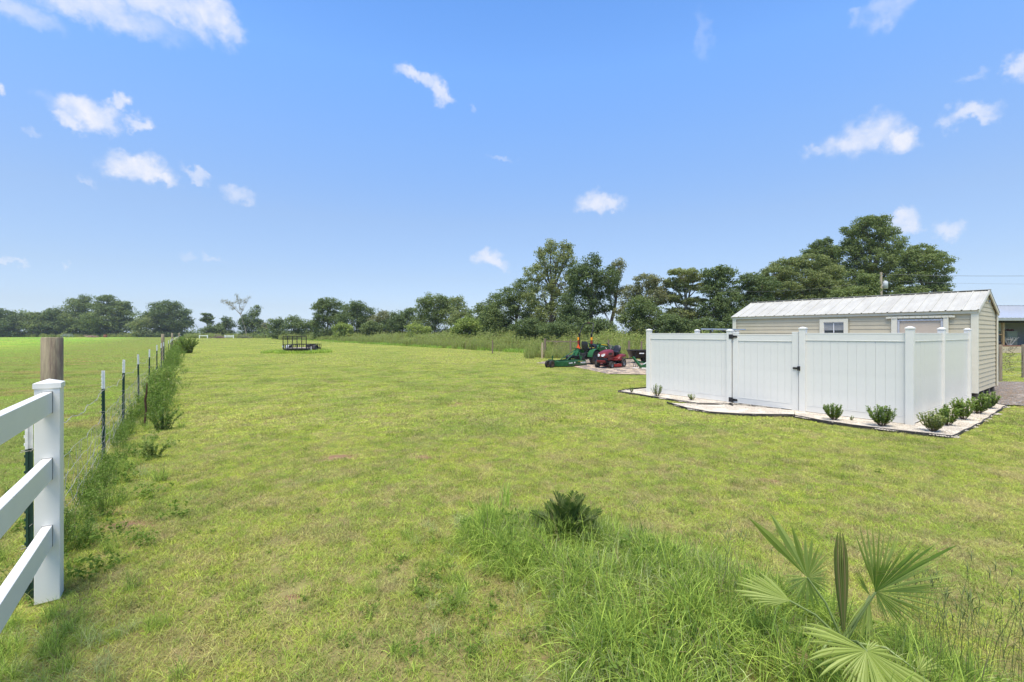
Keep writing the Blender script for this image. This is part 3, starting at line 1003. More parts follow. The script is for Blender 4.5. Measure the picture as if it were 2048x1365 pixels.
def wire_fence():
    x0, y0 = fence_xy(6.45)
    r = empty('wire_fence', (x0, y0, 0), 0, 'wire mesh fence on white tipped green steel posts down the left side', 'wire fence')
    rot = LOT + .1
    rnd = random.Random(3)
    for i, y in enumerate(FENCE_Y):
        if i in (8, 14): continue
        x, _ = fence_xy(y)
        h = 1.30 + rnd.uniform(-.03, .05)
        ln = rnd.uniform(-.02, .03)
        hs = .255 if i < 5 else .24
        m = MB()
        n = 6
        m.box((0, 0, (h - hs) / 2), (.012, .034, h - hs)); m.box((.016, 0, (h - hs) / 2), (.028, .008, h - hs))
        if i < 6:
            for k in range(int((h - hs) / .055)):
                m.box((-.009, 0, .05 + k * .055), (.008, .014, .016))
        p = m.build('steel_post', M_TPOST, r, loc=(x - x0, y - y0, 0), rz=rot)
        p.rotation_euler = (ln, -ln * .5, rot)
        t = MB(); t.box((0, 0, h - hs / 2), (.0135, .036, hs)); t.box((.017, 0, h - hs / 2), (.0285, .0095, hs))
        if i < 6:
            for k in range(4): t.box((-.009, 0, h - hs + .03 + k * .055), (.008, .014, .016))
        t.build('painted_tip', M_WTIP, p)
        if i < 6:      # wire clips
            for z in (.36, .72, 1.02):
                c = MB(); c.tube([(-.03, -.03, z), (.035, -.02, z + .004), (.035, .02, z + .004), (-.03, .03, z)], .0022, 4)
                c.build('wire_clip', M_GALV, p)
    for (y, off, d, h) in ((3.77, .045, .137, 1.797), (30.5, -.25, .19, 1.78), (56.0, -.3, .22, 1.85), (99, 0, .25, 1.9)):
        x, _ = fence_xy(y)
        m = MB()
        rings = []
        for z in (0, .4, .9, 1.3, h - .012, h):
            rr = d / 2 * (1.0 if z < h else .93)
            rings.append([Vector((cos(a) * rr * (1 + .025 * sin(3 * a + z * 2)), sin(a) * rr * (1 + .02 * cos(2 * a + z)), z)) for a in np.linspace(0, 2 * pi, 22, endpoint=False)])
        m.loft(rings)
        m.build('wooden_post', M_WOODP, r, loc=(x + off - x0, y - y0, 0))
    # horizontal strands, each a bit slack and kinked
    ys = np.concatenate([np.arange(3.1, 16, .11), np.arange(16, 40, .6), np.arange(40, 96, 3)])
    for j, z in enumerate((.12, .24, .36, .52, .70, 1.03)):
        pts = []
        for y in ys:
            x, _ = fence_xy(y)
            q = [abs(y - f) for f in FENCE_Y]
            k = min(q)
            sag = -.045 * min(k, 1.5) * (1.3 if j == 5 else .8) * (1 if y > 6.45 else .55)
            kink = .010 * sin(y * 9.1 + j * 2) + .008 * sin(y * 17.3 + j) + .015 * sin(y * 2.3 + j)
            pts.append((x - x0 + .03 + .012 * sin(y * 7 + j), y - y0, z + sag + (kink if y < 20 else 0)))
        m = MB()
        m.tube(pts, .0030 if j == 5 else .0022, 4, False)
        if j == 5:       # barbed top strand
            for k in range(0, 110, 2):
                p = Vector(pts[k]); a = rnd.uniform(0, 3)
                m.tube([p + Vector((cos(a) * .014, 0, sin(a) * .014)), p - Vector((cos(a) * .014, 0, sin(a) * .014))], .0016, 3, False)
        m.build('wire', M_GALV, r)
    m = MB()
    for y in np.arange(3.2, 14, .16):
        x, _ = fence_xy(y)
        pts = [(x - x0 + .03 + rnd.gauss(0, .006), y - y0 + rnd.gauss(0, .02), z) for z in (.10, .3, .5, .70 - .02)]
        m.tube(pts, .0020, 3, False)
    o = m.build('stay_wires', M_GALV, r); o['kind'] = 'stuff'


wire_fence()
m = MB(); m.tube([(0, 0, 0), (.015, .01, .3), (-.005, .0, .52), (.02, 0, .66), (.012, .01, .86)], [.022, .017, .021, .016, .008], 5)
o = m.build('broken_post', M_RUST, None, loc=(-7.27, 9.0, 0)); o.rotation_euler = (.03, .06, 0)
tag(o, 'short dark rusted stake leaning in the weeds beside the wire fence', 'stake')


# ------------------------------------------------------------------ white privacy fence with gate
def vpost(parent, t, s, z1, cap=True, w=.127):
    MB().box((t, s, z1 / 2 - .02), (w, w, z1 - .04)).build('post', M_VINYL, parent, bevel=.004)
    c = MB(); h = w / 2 + .008
    c.box((t, s, z1 - .022), (2 * h, 2 * h, .030))
    c.add([(t - h, s - h, z1 - .007), (t + h, s - h, z1 - .007), (t + h, s + h, z1 - .007), (t - h, s + h, z1 - .007), (t - .02, s - .02, z1 + .022), (t + .02, s - .02, z1 + .022), (t + .02, s + .02, z1 + .022), (t - .02, s + .02, z1 + .022)],
          [(0, 1, 5, 4), (1, 2, 6, 5), (2, 3, 7, 6), (3, 0, 4, 7), (4, 5, 6, 7)])
    c.build('post_cap', M_VINYL, parent, bevel=.003)


BOARD = {}


def vpanel(parent, p0, p1, z0, z1, bw=.160, top=.172, bot=.150):
    """tongue and groove panel between two posts; p = (t, s) in the lot frame"""
    a, b = Vector((*p0, 0)), Vector((*p1, 0))
    d = (b - a); ln = d.length; d.normalize()
    ang = atan2(d.y, d.x)
    mid = (a + b) / 2
    for nm, zc, h in (('top_rail', z1 - top / 2, top), ('bottom_rail', z0 + bot / 2, bot)):
        m = MB(); m.box((0, 0, 0), (ln, .044, h)); m.box((0, 0, h / 2 - .010), (ln, .052, .020)); m.box((0, 0, -h / 2 + .008), (ln, .050, .016))
        m.build(nm, M_VINYL, parent, bevel=.003, loc=(mid.x, mid.y, zc), rz=ang)
    n = max(1, round(ln / bw)); w = ln / n
    zh = z1 - z0 - top - bot
    key = (round(w, 4), round(zh, 3))
    if key not in BOARD:
        mb = MB(); mb.box((0, 0, 0), (w - .0045, .024, zh + .03))
        mb.box((w / 2 - .0022, 0, 0), (.0052, .0225, zh + .03))
        mb.box((0, .0, 0), (.004, .0225, zh + .02))
        o = mb.build('board', M_VINYL, parent); BOARD[key] = o.data
        bpy.data.objects.remove(o)
    for k in range(n):
        o = bpy.data.objects.new('board', BOARD[key])
        c = a + d * (w * (k + .5))
        o.location = (c.x, c.y + random.uniform(-.0005, .0005), (z0 + bot + z1 - top) / 2)
        o.rotation_euler = (random.uniform(-.001, .001), 0, ang + random.uniform(-.0015, .0015))
        link(o, parent)


PT, PS = 11.6, 2.585
def privacy():
    r = empty('privacy_fence', L(PT, PS), LOT, 'tall white vinyl privacy fence with solid boards around the yard beside the shed', 'privacy fence')
    sL, sH, sG = 8.73 - PS, 6.205 - PS, 4.485 - PS
    vpost(r, 0, 0, 1.945); vpost(r, 0, sG, 1.955); vpost(r, 0, sH, 1.915); vpost(r, 0, sL, 1.94)
    vpanel(r, (0, .0635), (0, sG - .0635), .045, 1.835)
    vpanel(r, (0, sH + .0635), (0, sL - .0635), .045, 1.83)
    t1, t2 = 2.50, 5.28
    vpost(r, t1, 0, 1.945); vpost(r, t2, 0, 1.945)
    vpanel(r, (.0635, 0), (t1 - .0635, 0), .045, 1.835)
    vpanel(r, (t1 + .0635, 0), (t2 - .0635, 0), .045, 1.835)
    vpost(r, 2.6, sL, 1.94); vpost(r, 5.2, sL, 1.94)
    vpanel(r, (.0635, sL), (2.5365, sL), .045, 1.83)
    vpanel(r, (2.6635, sL), (5.1365, sL), .045, 1.83)
    # the gate
    g = empty('privacy_gate', L(PT, 4.57), LOT, 'white vinyl gate with black hinges and latch in the privacy fence', 'gate')
    gw = 6.125 - 4.57
    for s in (.07, gw - .075):
        MB().box((0, s, .925), (.060, .14, 1.83)).build('stile', M_VINYL, g, bevel=.004)
        MB().box((0, s, 1.851), (.068, .148, .020), taper=.9).build('stile_cap', M_VINYL, g, bevel=.003)
    vpanel(g, (0, .14), (0, gw - .145), .045, 1.80, top=.165, bot=.15)
    for z in (1.745, .115):
        m = MB()
        m.box((-.068, gw + .035, z), (.010, .085, .115)); m.box((-.040, gw - .065, z), (.012, .13, .052)); m.tube([(-.066, gw - .012, z - .06), (-.066, gw - .012, z + .06)], .015, 10)
        m.box((-.07, gw - .02, z), (.03, .05, .075))
        m.build('hinge', M_BLACK, g, bevel=.003)
    m = MB()
    m.box((-.042, .06, 1.02), (.02, .11, .045)); m.box((-.068, -.02, 1.02), (.02, .06, .10)); m.box((-.085, -.03, 1.055), (.022, .05, .02)); m.box((-.085, -.03, .985), (.022, .05, .02)); m.box((-.06, .0, 1.02), (.03, .05, .035))
    m.build('latch', M_BLACK, g, bevel=.003)


privacy()
# grey sheet lying behind the fence, its edge just above the top rail
o = MB()
o.box((0, 0, 0), (.62, 1.25, .03)); o.box((0, .3, -.04), (.50, .04, .04)); o.box((0, -.3, -.04), (.50, .04, .04))
ob = o.build('canopy_panel', pmat('blue_grey_sheet', (.30, .36, .42), .35, .3), None, loc=tuple(at(1446, 659.5, 14.2)), rz=LOT + .3); ob.rotation_euler = (0.02, .03, LOT + .5)
tag(ob, 'thin blue grey canopy panel just showing over the privacy fence', 'canopy')
M_POLE = pmat('canopy_pole', (.12, .12, .12), .5)
c = at(1446, 659.5, 14.2)
for k, (dx, dy) in enumerate(((-.2, -.35), (.2, .35))):
    MB().tube([(0, 0, -c.z), (0, 0, -.06)], .02, 8).build('leg', M_POLE, ob, loc=(dx, dy, 0))


# ------------------------------------------------------------------ shell gravel beds with black edging
M_SHELL = pmat('crushed_shell', (.62, .56, .47), .9, var=.35, scale=60, bump=.8, bscale=90, col2=(.36, .30, .21), f2=(.50, .74))
M_EDGE = pmat('black_plastic_edging', (.035, .033, .03), .7, var=.4, scale=15, col2=(.11, .09, .07), f2=(.55, .7))
M_GRAV = pmat('drive_gravel', (.26, .25, .24), .9, var=.45, scale=45, bump=1.0, bscale=60, col2=(.30, .21, .14), f2=(.45, .6))
M_SAND = pmat('sandy_hardstanding', (.42, .33, .23), .95, var=.3, scale=6, bump=.5, bscale=30, col2=(.30, .24, .19), f2=(.5, .62))


def sheet(name, poly, z, mat, lab):
    import mathutils
    pts = [Vector((p[0], p[1], 0)) for p in poly]
    tris = mathutils.geometry.tessellate_polygon([pts])
    me = np_mesh(name, np.array([(p.x, p.y, z) for p in pts]), [np.array(tris)], mat)
    me.validate()
    o = bpy.data.objects.new(name, me); link(o); tag(o, lab, kind='structure'); return o


import mathutils
sheet('shell_bed', BED, .035, M_SHELL, 'pale crushed shell bed along the foot of the privacy fence')
sheet('gate_bed', APRON, .031, M_SHELL, 'narrow shell strip in front of the gate')
sheet('hardstanding', PAD, .028, M_SAND, 'sandy gravel patch the tractor and mower stand on')
sheet('gravel_drive', DRIVE, .024, M_GRAV, 'grey and brown gravel drive right of the shed')
sheet('yard_soil', YARD, .020, M_GRAV, 'gravel inside the fenced yard')
sheet('shed_base', [L(16.9, 1.9), L(21.8, 1.9), L(21.8, 10.2), L(17.0, 10.2)], .016, M_GRAV, 'gravel base under the shed')


def edging(pts, lab, h=.068):
    m = MB(); P = []
    for i in range(len(pts) - 1):
        a, b = G(*pts[i]), G(*pts[i + 1])
        k = max(2, int((b - a).length / .18))
        for j in range(k): P.append(a.lerp(b, j / k))
    P.append(G(*pts[-1]))
    for i in range(len(P) - 1):
        w1, w2 = .012 * sin(i * 1.3), .012 * sin((i + 1) * 1.3)
        a, b = P[i] + Vector((0, w1, h / 2 - .02 + .006 * sin(i * .9))), P[i + 1] + Vector((0, w2, h / 2 - .02 + .006 * sin(i * .9 + .9)))
        m.bar(a, b, .016, h)
    m.tube([p + Vector((0, .012 * sin(i * 1.3), h - .02)) for i, p in enumerate(P)], .010, 6)
    o = m.build('bed_edging', M_EDGE); tag(o, lab, 'edging', 'black edging strips around the shell beds')


edging([(1292, 778), (1262, 780), (1236, 785), (1308, 797), (1396, 810.5), (1451, 810.5), (1466, 815)], 'black edging strip running from the left fence end to the gate hinge')
edging([(1334, 808), (1374, 820), (1418, 828), (1484, 832.5), (1536, 833.2), (1590, 834)], 'curved black edging strip lying in front of the gate')
edging([(1588, 835), (1640, 845), (1704, 855), (1822, 869), (1904, 877.6), (1931, 865), (1959, 851.5), (2013, 814), (1996, 811.6)], 'long black edging strip turning the corner under the seven shrubs')


def pebbles():
    mats = [M_SHELL, M_GRAV]
    out = []
    for k, (mt, s) in enumerate(((M_SHELL, .014), (M_GRAV, .022))):
        for i in range(2):
            r = np.random.default_rng(500 + i)
            n = 110
            a = r.uniform(0, 6.28, n); d = .15 * np.sqrt(r.uniform(0, 1, n))
            c = np.stack([d * np.cos(a), d * np.sin(a), r.uniform(0, .006, n)], 1)
            base = np.array([(1, 0, 0), (-.5, .8, 0), (-.5, -.8, 0), (0, 0, .8)])
            V = c[:, None] + base[None] * (s * r.uniform(.4, 1.1, n))[:, None, None] * r.uniform(.6, 1.3, (n, 4, 1))
            T = (np.arange(n) * 4)[:, None, None] + np.array([(0, 1, 3), (1, 2, 3), (2, 0, 3)])[None]
            out.append(bpy.data.objects.new('pebbles', np_mesh('pebbles', V.reshape(-1, 3), T.reshape(-1, 3), mt)))
    def fill(name, poly, z, dens, protos, lab):
        xs = [p[0] for p in poly]; ys = [p[1] for p in poly]
        n = int((max(xs) - min(xs)) * (max(ys) - min(ys)) * dens)
        x = RNG.uniform(min(xs), max(xs), n); y = RNG.uniform(min(ys), max(ys), n)
        k = poly_in(poly, x, y); x, y = x[k], y[k]
        scatter(name, np.stack([x, y, np.full(len(x), z)], 1), protos, scl=RNG.uniform(.7, 1.1, len(x)), label=lab)
    fill('bed_gravel', BED, .035, 26, out[:2], 'loose white shell pieces in the planting bed')
    fill('bed_gravel', APRON, .031, 26, out[:2], 'loose shell pieces in front of the gate')
    fill('drive_gravel', DRIVE, .024, 26, out[2:], 'loose grey gravel on the drive')
    fill('pad_gravel', PAD, .028, 8, out[2:], 'loose gravel around the parked mower')


pebbles()


# ------------------------------------------------------------------ the shed
M_SIDE = pmat('tan_siding', (.57, .50, .345), .6, var=.05, scale=3, bump=.05)
M_CREAM = pmat('cream_trim', (.72, .68, .54), .5, var=.05)
M_ROOF = pmat('cream_metal_roof', (.43, .42, .375), .55, .0, var=.10, scale=2.0, stretch=(1, 3, 1), spec=.5, col2=(.36, .345, .30), f2=(.45, .75))
M_GLASS = pmat('window_glass', (.03, .035, .04), .08, spec=.8)
M_BLIND = pmat('window_blind', (.42, .42, .40), .6)
M_SILVER = pmat('silver_trim', (.50, .51, .53), .45, .1)
M_PANEL = pmat('tan_door_panel', (.58, .48, .36), .6, var=.04)
M_SKID = pmat('treated_timber_skid', (.10, .09, .08), .9, var=.3)


def shed():
    SL, SW, z0, ze, zr = 6.72, 3.1, .20, 2.46, 3.06
    r = empty('storage_shed', L(17.5, 2.5), LOT, 'long tan lap sided shed with cream trim and ribbed cream metal roof', 'shed')
    # local x = across (t), y = along the lot (s); front wall x=0, gable y=0
    for x in (.35, 1.1, 2.0, 2.75):
        MB().box((x, SL / 2, .10), (.14, SL - .04, .20)).build('skid', M_SKID, r)
    MB().box((SW / 2, SL / 2, (z0 + ze) / 2 + .005), (SW - .06, SL - .06, ze - z0 - .01)).build('wall_core', M_SIDE, r)
    lap = .1256
    openings = [(1.82 - .02, .57 + .02, 0.0, 2.31), (3.77, 2.92, 1.35, 2.315)]     # s far, s near, z low, z high
    prof = [(0, 0), (.014, .004), (.014, .012), (.002, lap)]
    nlap = 18
    for k in range(nlap):
        z = z0 + k * lap
        spans = [(.0, SL)]
        for (b, a, lo, hi) in openings:
            if z + lap > lo + .02 and z < hi - .02:
                ns = []
                for (p, q) in spans:
                    if a > p and b < q: ns += [(p, a), (b, q)]
                    else: ns.append((p, q))
                spans = ns
        for (p, q) in spans:
            m = MB(); m.prism([(-a + .03, b) for a, b in prof], (0, p + .003, z), (0, q - .003, z), (1, 0, 0), (0, 0, 1))
            m.build('siding_board', M_SIDE, r)
        m = MB(); m.prism([(a - .03, b) for a, b in prof], (SW, .003, z), (SW, SL - .003, z), (1, 0, 0), (0, 0, 1)); m.build('siding_board', M_SIDE, r)
    for k in range(23):     # gable boards get shorter under the rake
        z = z0 + k * lap
        if z < ze - lap: a = 0
        else: a = max(0, (z + lap * .5 - ze) / (zr - ze)) * SW / 2
        if SW - 2 * a < .12: continue
        for yy, sg in ((0, -1), (SL, 1)):
            m = MB(); m.prism([(sg * (p - .03), q) for p, q in prof], (a + .01, yy, z), (SW - a - .01, yy, z), (0, 1, 0), (0, 0, 1))
            m.build('siding_board', M_SIDE, r)
    m = MB()
    for yy in (.035, SL - .035):
        m.add([(0.02, yy, ze - .02), (SW - .02, yy, ze - .02), (SW / 2, yy, zr - .02)], [(0, 1, 2)])
    m.build('gable_core', M_SIDE, r)
    for (x, y) in ((0, 0), (SW, 0), (0, SL), (SW, SL)):
        sx, sy = (1 if x == 0 else -1), (1 if y == 0 else -1)
        m = MB(); m.box((x + sx * .035, y - sy * .012, (z0 + ze) / 2), (.115, .024, ze - z0)); m.box((x - sx * .012, y + sy * .045, (z0 + ze) / 2), (.024, .14, ze - z0))
        m.build('corner_trim', M_CREAM, r)
    # eave trim and gable rake trim
    for x, sx in ((0, -1), (SW, 1)):
        MB().box((x + sx * .022, SL / 2, ze - .045), (.030, SL + .03, .09)).build('eave_trim', M_CREAM, r)
    for yy, sg in ((0, -1), (SL, 1)):
        for x0, sx in ((-.05, 1), (SW + .05, -1)):
            m = MB(); m.bar((x0, yy + sg * .035, ze - .040), (SW / 2 - sx * .005, yy + sg * .035, zr - .012), .03, .085, up=(0, 0, 1))
            m.build('rake_trim', M_CREAM, r)
    m = MB(); m.box((SW / 2, -.035, zr - .30), (.10, .02, .07)); m.build('gable_vent', M_GLASS, r)
    # roof: ribbed metal sheets, each its own panel
    n = 21; pw = (SL + .12) / n
    for side in (0, 1):
        e = Vector((-.09, 0, ze - .005)) if side == 0 else Vector((SW + .09, 0, ze - .005))
        rg = Vector((SW / 2, 0, zr + .03))
        d = (rg - e); nrm = Vector((-d.z, 0, d.x)).normalized() if side == 0 else Vector((d.z, 0, -d.x)).normalized()
        if nrm.z < 0: nrm = -nrm
        for k in range(n):
            y0 = -.06 + k * pw
            pr = [(0, 0), (.010, .022), (.030, .022), (.044, 0), (pw * .5 - .02, 0), (pw * .5 - .01, .006), (pw * .5 + .01, .006), (pw * .5 + .02, 0), (pw - .001, 0)]
            vs = [Vector((0, y0 + a, 0)) + nrm * b + q for q in (e + nrm * random.uniform(0, .002), rg) for a, b in pr]
            c = len(pr)
            m = MB(); m.add(vs, [(i, i + 1, c + i + 1, c + i) for i in range(c - 1)])
            o = m.build('roof_panel', M_ROOF, r)
            md = o.modifiers.new('thick', 'SOLIDIFY'); md.thickness = .004
    m = MB(); m.bar((SW / 2 - .0, -.07, zr + .040), (SW / 2, SL + .07, zr + .040), .20, .012); m.build('ridge_cap', M_ROOF, r)
    # window
    y1, y2, w0, w1 = 2.94, 3.75, 1.35, 2.30
    wf = MB()
    for (c, s) in (((-.020, (y1 + y2) / 2, w1 - .05), (.044, y2 - y1, .10)), ((-.020, (y1 + y2) / 2, w0 + .04), (.044, y2 - y1, .08)),
                   ((-.0195, y1 + .06, (w0 + w1) / 2), (.044, .12, w1 - w0 - .18)), ((-.0195, y2 - .06, (w0 + w1) / 2), (.044, .12, w1 - w0 - .18))):
        wf.box(c, s)
    w = wf.build('window', M_CREAM, r, bevel=.003)
    ym = (y1 + y2) / 2; hw = (y2 - y1) / 2 - .12
    for (za, zb) in ((w0 + .08, w0 + .44), (w0 + .46, w1 - .10)):
        for s in (-1, 1):
            MB().box((.012, ym + s * hw / 2, (za + zb) / 2), (.006, hw - .012, zb - za)).build('pane', M_GLASS, w)
    m = MB(); m.box((-.004, ym, (w0 + w1) / 2), (.024, .022, w1 - w0 - .18)); m.box((-.004, ym, w0 + .45), (.024, 2 * hw, .022))
    for s in (-1, 1): m.box((-.004, ym + s * hw, (w0 + w1) / 2), (.024, .018, w1 - w0 - .18))
    m.box((-.004, ym, w1 - .112), (.024, 2 * hw, .024))
    m.build('muntin', pmat('white_window_bar', (.8, .8, .78), .4), w)
    for s in (-1, 1):
        for k in range(7):
            MB().box((.0065, ym + s * hw / 2, w1 - .14 - k * .036), (.004, hw - .03, .024)).build('blind_slat', M_BLIND, w)
    # door with silver edging and cream trim
    d0, d1, dz = .57, 1.82, 2.30
    m = MB()
    m.box((-.022, d0 + .045, dz / 2 + .1), (.040, .11, dz - .2)); m.box((-.022, d1 - .055, dz / 2 + .1), (.040, .14, dz - .2))
    dr = m.build('door', M_CREAM, r, bevel=.003)
    m = MB()
    for k in range(11):
        yy = d0 - .08 + k * (d1 - d0 + .16) / 10.0
        m.box((-.030, yy, dz + .0), (.05, (d1 - d0 + .16) / 10.0 - .018, .052))
    m.box((-.022, (d0 + d1) / 2, dz + .005), (.030, d1 - d0 + .18, .06))
    m.build('corrugated_lintel', M_CREAM, dr)
    MB().box((.014, (d0 + d1) / 2, 1.24), (.02, d1 - d0 - .30, 1.96)).build('door_panel', M_PANEL, dr)
    m = MB(); m.box((-.004, (d0 + d1) / 2, 2.215), (.05, d1 - d0 - .22, .05)); m.box((-.004, d0 + .13, 1.2), (.05, .05, 1.97)); m.box((-.004, d1 - .155, 1.2), (.05, .05, 1.97))
    m.build('door_frame', M_SILVER, dr, bevel=.004)


shed()
# ------------------------------------------------------------------ house with porch at the right edge, beyond the drive
def house():
    Y = 42.0
    o = Vector((((1975 - CXP) / F) * Y, Y, 0))
    r = empty('porch_house', o, 0, 'grey house with a silver metal porch roof beyond the drive', 'house')
    M_R = pmat('galvalume_roof', (.55, .58, .63), .35, .35, var=.06)
    M_W = pmat('grey_board_wall', (.20, .22, .23), .7, var=.1)
    M_DK = pmat('dark_opening', (.02, .02, .02), .8)
    M_TI = pmat('honey_timber', (.30, .20, .10), .8, var=.2)
    M_WH = pmat('house_white', (.62, .65, .66), .5)
    M_BR = pmat('red_brown_deck', (.20, .10, .075), .8)
    M_BE = pmat('beige_lattice', (.48, .40, .28), .8)
    M_CB = pmat('grey_green_cabinet', (.17, .19, .15), .7)
    zf = EYE - 24.0 / F * Y
    ze, zr = EYE + 30.5 / F * Y, EYE + 55 / F * 47.5
    Wd = 17.0
    n = 44
    for k in range(n):      # roof sheets
        x0 = k * Wd / n; pw = Wd / n
        pr = [(0, 0), (.02, .045), (.06, .045), (.08, 0), (pw - .002, 0)]
        vs = [Vector((x0 + a - .3, -.5 if q == 0 else 5.5, (ze if q == 0 else zr) + b)) for q in (0, 1) for a, b in pr]
        m = MB(); m.add(vs, [(i, i + 1, 6 + i, 5 + i) for i in range(4)])
        ob = m.build('roof_panel', M_R, r)
        md = ob.modifiers.new('thick', 'SOLIDIFY'); md.thickness = .01
    m = MB(); m.add([(-.3, 5.52, zr), (Wd - .3, 5.52, zr), (Wd - .3, 11.5, ze), (-.3, 11.5, ze)], [(0, 1, 2, 3)]); m.build('rear_roof', M_R, r)
    MB().box((Wd / 2 - .3, 5.5, zr + .03), (Wd, .35, .03)).build('ridge_cap', M_R, r)
    MB().box((Wd / 2 - .3, -.52, ze - .14), (Wd, .06, .22)).build('gutter', pmat('grey_gutter', (.30, .32, .33), .5), r)
    MB().box((Wd / 2 - .3, 0, ze - .35), (Wd - .6, .14, .20)).build('porch_beam', M_DK, r)
    MB().box((Wd / 2 - .3, 5.6, (ze + zf) / 2 - .1), (Wd - .6, 5.8, ze - zf - .2)).build('wall', M_W, r)
    MB().box((Wd / 2 - .3, 1.4, zf - .06), (Wd - .4, 3.2, .12)).build('deck', M_BR, r)
    MB().box((Wd / 2 - .3, -.22, zf / 2 - .06), (Wd - .6, .05, zf - .14)).build('deck_skirt', M_BE, r)
    def X(px): return (px - 1975) / F * Y
    for px in (2005.5, 2062, 2120, 2200):
        MB().box((X(px), 0, (zf + ze - .45) / 2), (.17, .17, ze - .45 - zf)).build('porch_post', M_TI, r)
    MB().box((X(1998), 0.0, EYE - 2.5 / F * Y), (.9, .06, .10)).build('porch_rail', M_TI, r)
    yb = 2.66
    w = MB().box((X(2007), yb, EYE + 21 / F * Y), (1.7, .06, .72)).build('window', pmat('grey_frame', (.18, .18, .17), .6), r)
    MB().box((X(2007), yb - .04, EYE + 21 / F * Y), (1.5, .03, .56)).build('pane', M_DK, w)
    w = MB().box((X(2005), yb, EYE - 8 / F * Y), (1.55, .06, 1.30)).build('window', M_WH, r)
    MB().box((X(2003), yb - .04, EYE + 3.5 / F * Y), (1.2, .03, .45)).build('pane', pmat('pale_pane', (.35, .42, .42), .2), w)
    MB().box((X(2008), yb - .04, EYE - 9 / F * Y), (.8, .03, .55)).build('pane', M_DK, w)
    m = MB()
    for k in range(9): m.box((X(2020) + k * .14, yb, (ze + zf) / 2), (.12, .05, ze - zf - .3))
    m.build('corrugated_panel', pmat('blue_grey_panel', (.24, .29, .31), .6), r)
    w = MB().box((X(2050), yb - .01, EYE + 15 / F * Y), (1.95, .07, 1.0)).build('window', M_WH, r)
    m = MB()
    for k in range(6): m.box((X(2050), yb - .06, EYE + 15 / F * Y - .42 + k * .17), (1.8, .03, .15))
    m.build('shutter', pmat('pale_shutter', (.50, .56, .56), .6), w)
    # things on the porch
    c = MB(); c.box((0, 0, .62), (1.0, .6, 1.24)); c.box((0, 0, 1.27), (1.1, .7, .06)); c.box((-.0, -.31, .62), (.9, .02, 1.1))
    q = c.build('porch_cabinet', M_CB, None, loc=(o.x + X(2036), Y + .8, zf)); tag(q, 'grey green cabinet standing on the porch of the house', 'cabinet')
    m = MB(); rr = random.Random(2)
    for k in range(7): m.box((rr.uniform(-.4, .4), rr.uniform(-.15, .15), .06 + .04 * k % .1), (.3, .2, .12), rr.uniform(0, 3))
    q = m.build('folded_cushions', pmat('dark_red_cloth', (.10, .03, .03), .9), None, loc=(o.x + X(2036), Y + .8, zf + 1.30)); tag(q, 'dark red bundle lying on top of the porch cabinet', 'bundle')
    m = MB()
    m.lathe([(.0, 0), (.45, .0), (.5, .25), (.42, .42), (.0, .42)], (0, 0, 0), n=14); m.lathe([(.1, .42), (.16, .6), (.1, .75)], (-.3, 0, 0), n=8)
    q = m.build('covered_grill', pmat('black_cover', (.02, .022, .025), .6), None, loc=(o.x + X(2004), Y + .5, zf)); tag(q, 'low black covered shape on the porch behind the timber post', 'grill')
    m = MB()
    for k in range(9):
        a = -.8 + k * .22
        m.tube([(a * .2, 0, 0), (a * .7, rr.uniform(-.1, .1), .5), (a, rr.uniform(-.1, .1), .75)], .02, 4)
        m.tube([(a * .7, 0, .45), (-a * .5, 0, .6)], .015, 4)
    q = m.build('wire_chair', pmat('pale_wire', (.45, .42, .38), .6), None, loc=(o.x + X(2023), Y + .2, zf)); tag(q, 'pale wire garden chair on the edge of the porch deck', 'chair')


house()


# ------------------------------------------------------------------ field fence at the right edge
def right_fence():
    a = Vector(((2000 - CXP) / F * 17.2, 17.2, 0))
    r = empty('paddock_fence', a, 0, 'old wooden post and wire fence right of the shed, grown through with dry vine', 'wire fence')
    def post(x, y, h, d=.13):
        m = MB(); rings = []
        for z in (0, .5, 1.0, h - .02, h):
            k = d / 2 * (1 if z < h else .9)
            rings.append([Vector((cos(t) * k * (1 + .05 * sin(2 * t + z)), sin(t) * k, z)) for t in np.linspace(0, 2 * pi, 14, endpoint=False)])
        m.loft(rings); m.build('wooden_post', M_WOODP, r, loc=(x, y, 0))
    dirv = Vector((.86, .50))
    for k in range(6): post(dirv.x * k * 3, dirv.y * k * 3, 1.40 - .03 * (k % 2))
    for z in (.2, .45, .7, .95, 1.2):
        m = MB(); m.tube([(dirv.x * t, dirv.y * t, z + .03 * sin(t * 2 + z * 9)) for t in np.arange(0, 15, .5)], .004, 4, False); m.build('wire', M_GALV, r)
    rr = np.random.default_rng(9); C = []
    for k in range(60): t = rr.uniform(.1, 1.8); C.append((dirv.x * t, dirv.y * t + rr.normal(0, .05), rr.uniform(.3, 1.3)))
    V, Q, T = leaf_cloud(np.array(C), np.full(60, .12), 8, .07, 1, rr, asp=.25, up=0, surf=.1)
    ob = bpy.data.objects.new('dry_vine', np_mesh('dry_vine', V, Q, leafmat('dry_vine', (.16, .13, .09), (.22, .21, .12), .2), T)); link(ob, r)


right_fence()


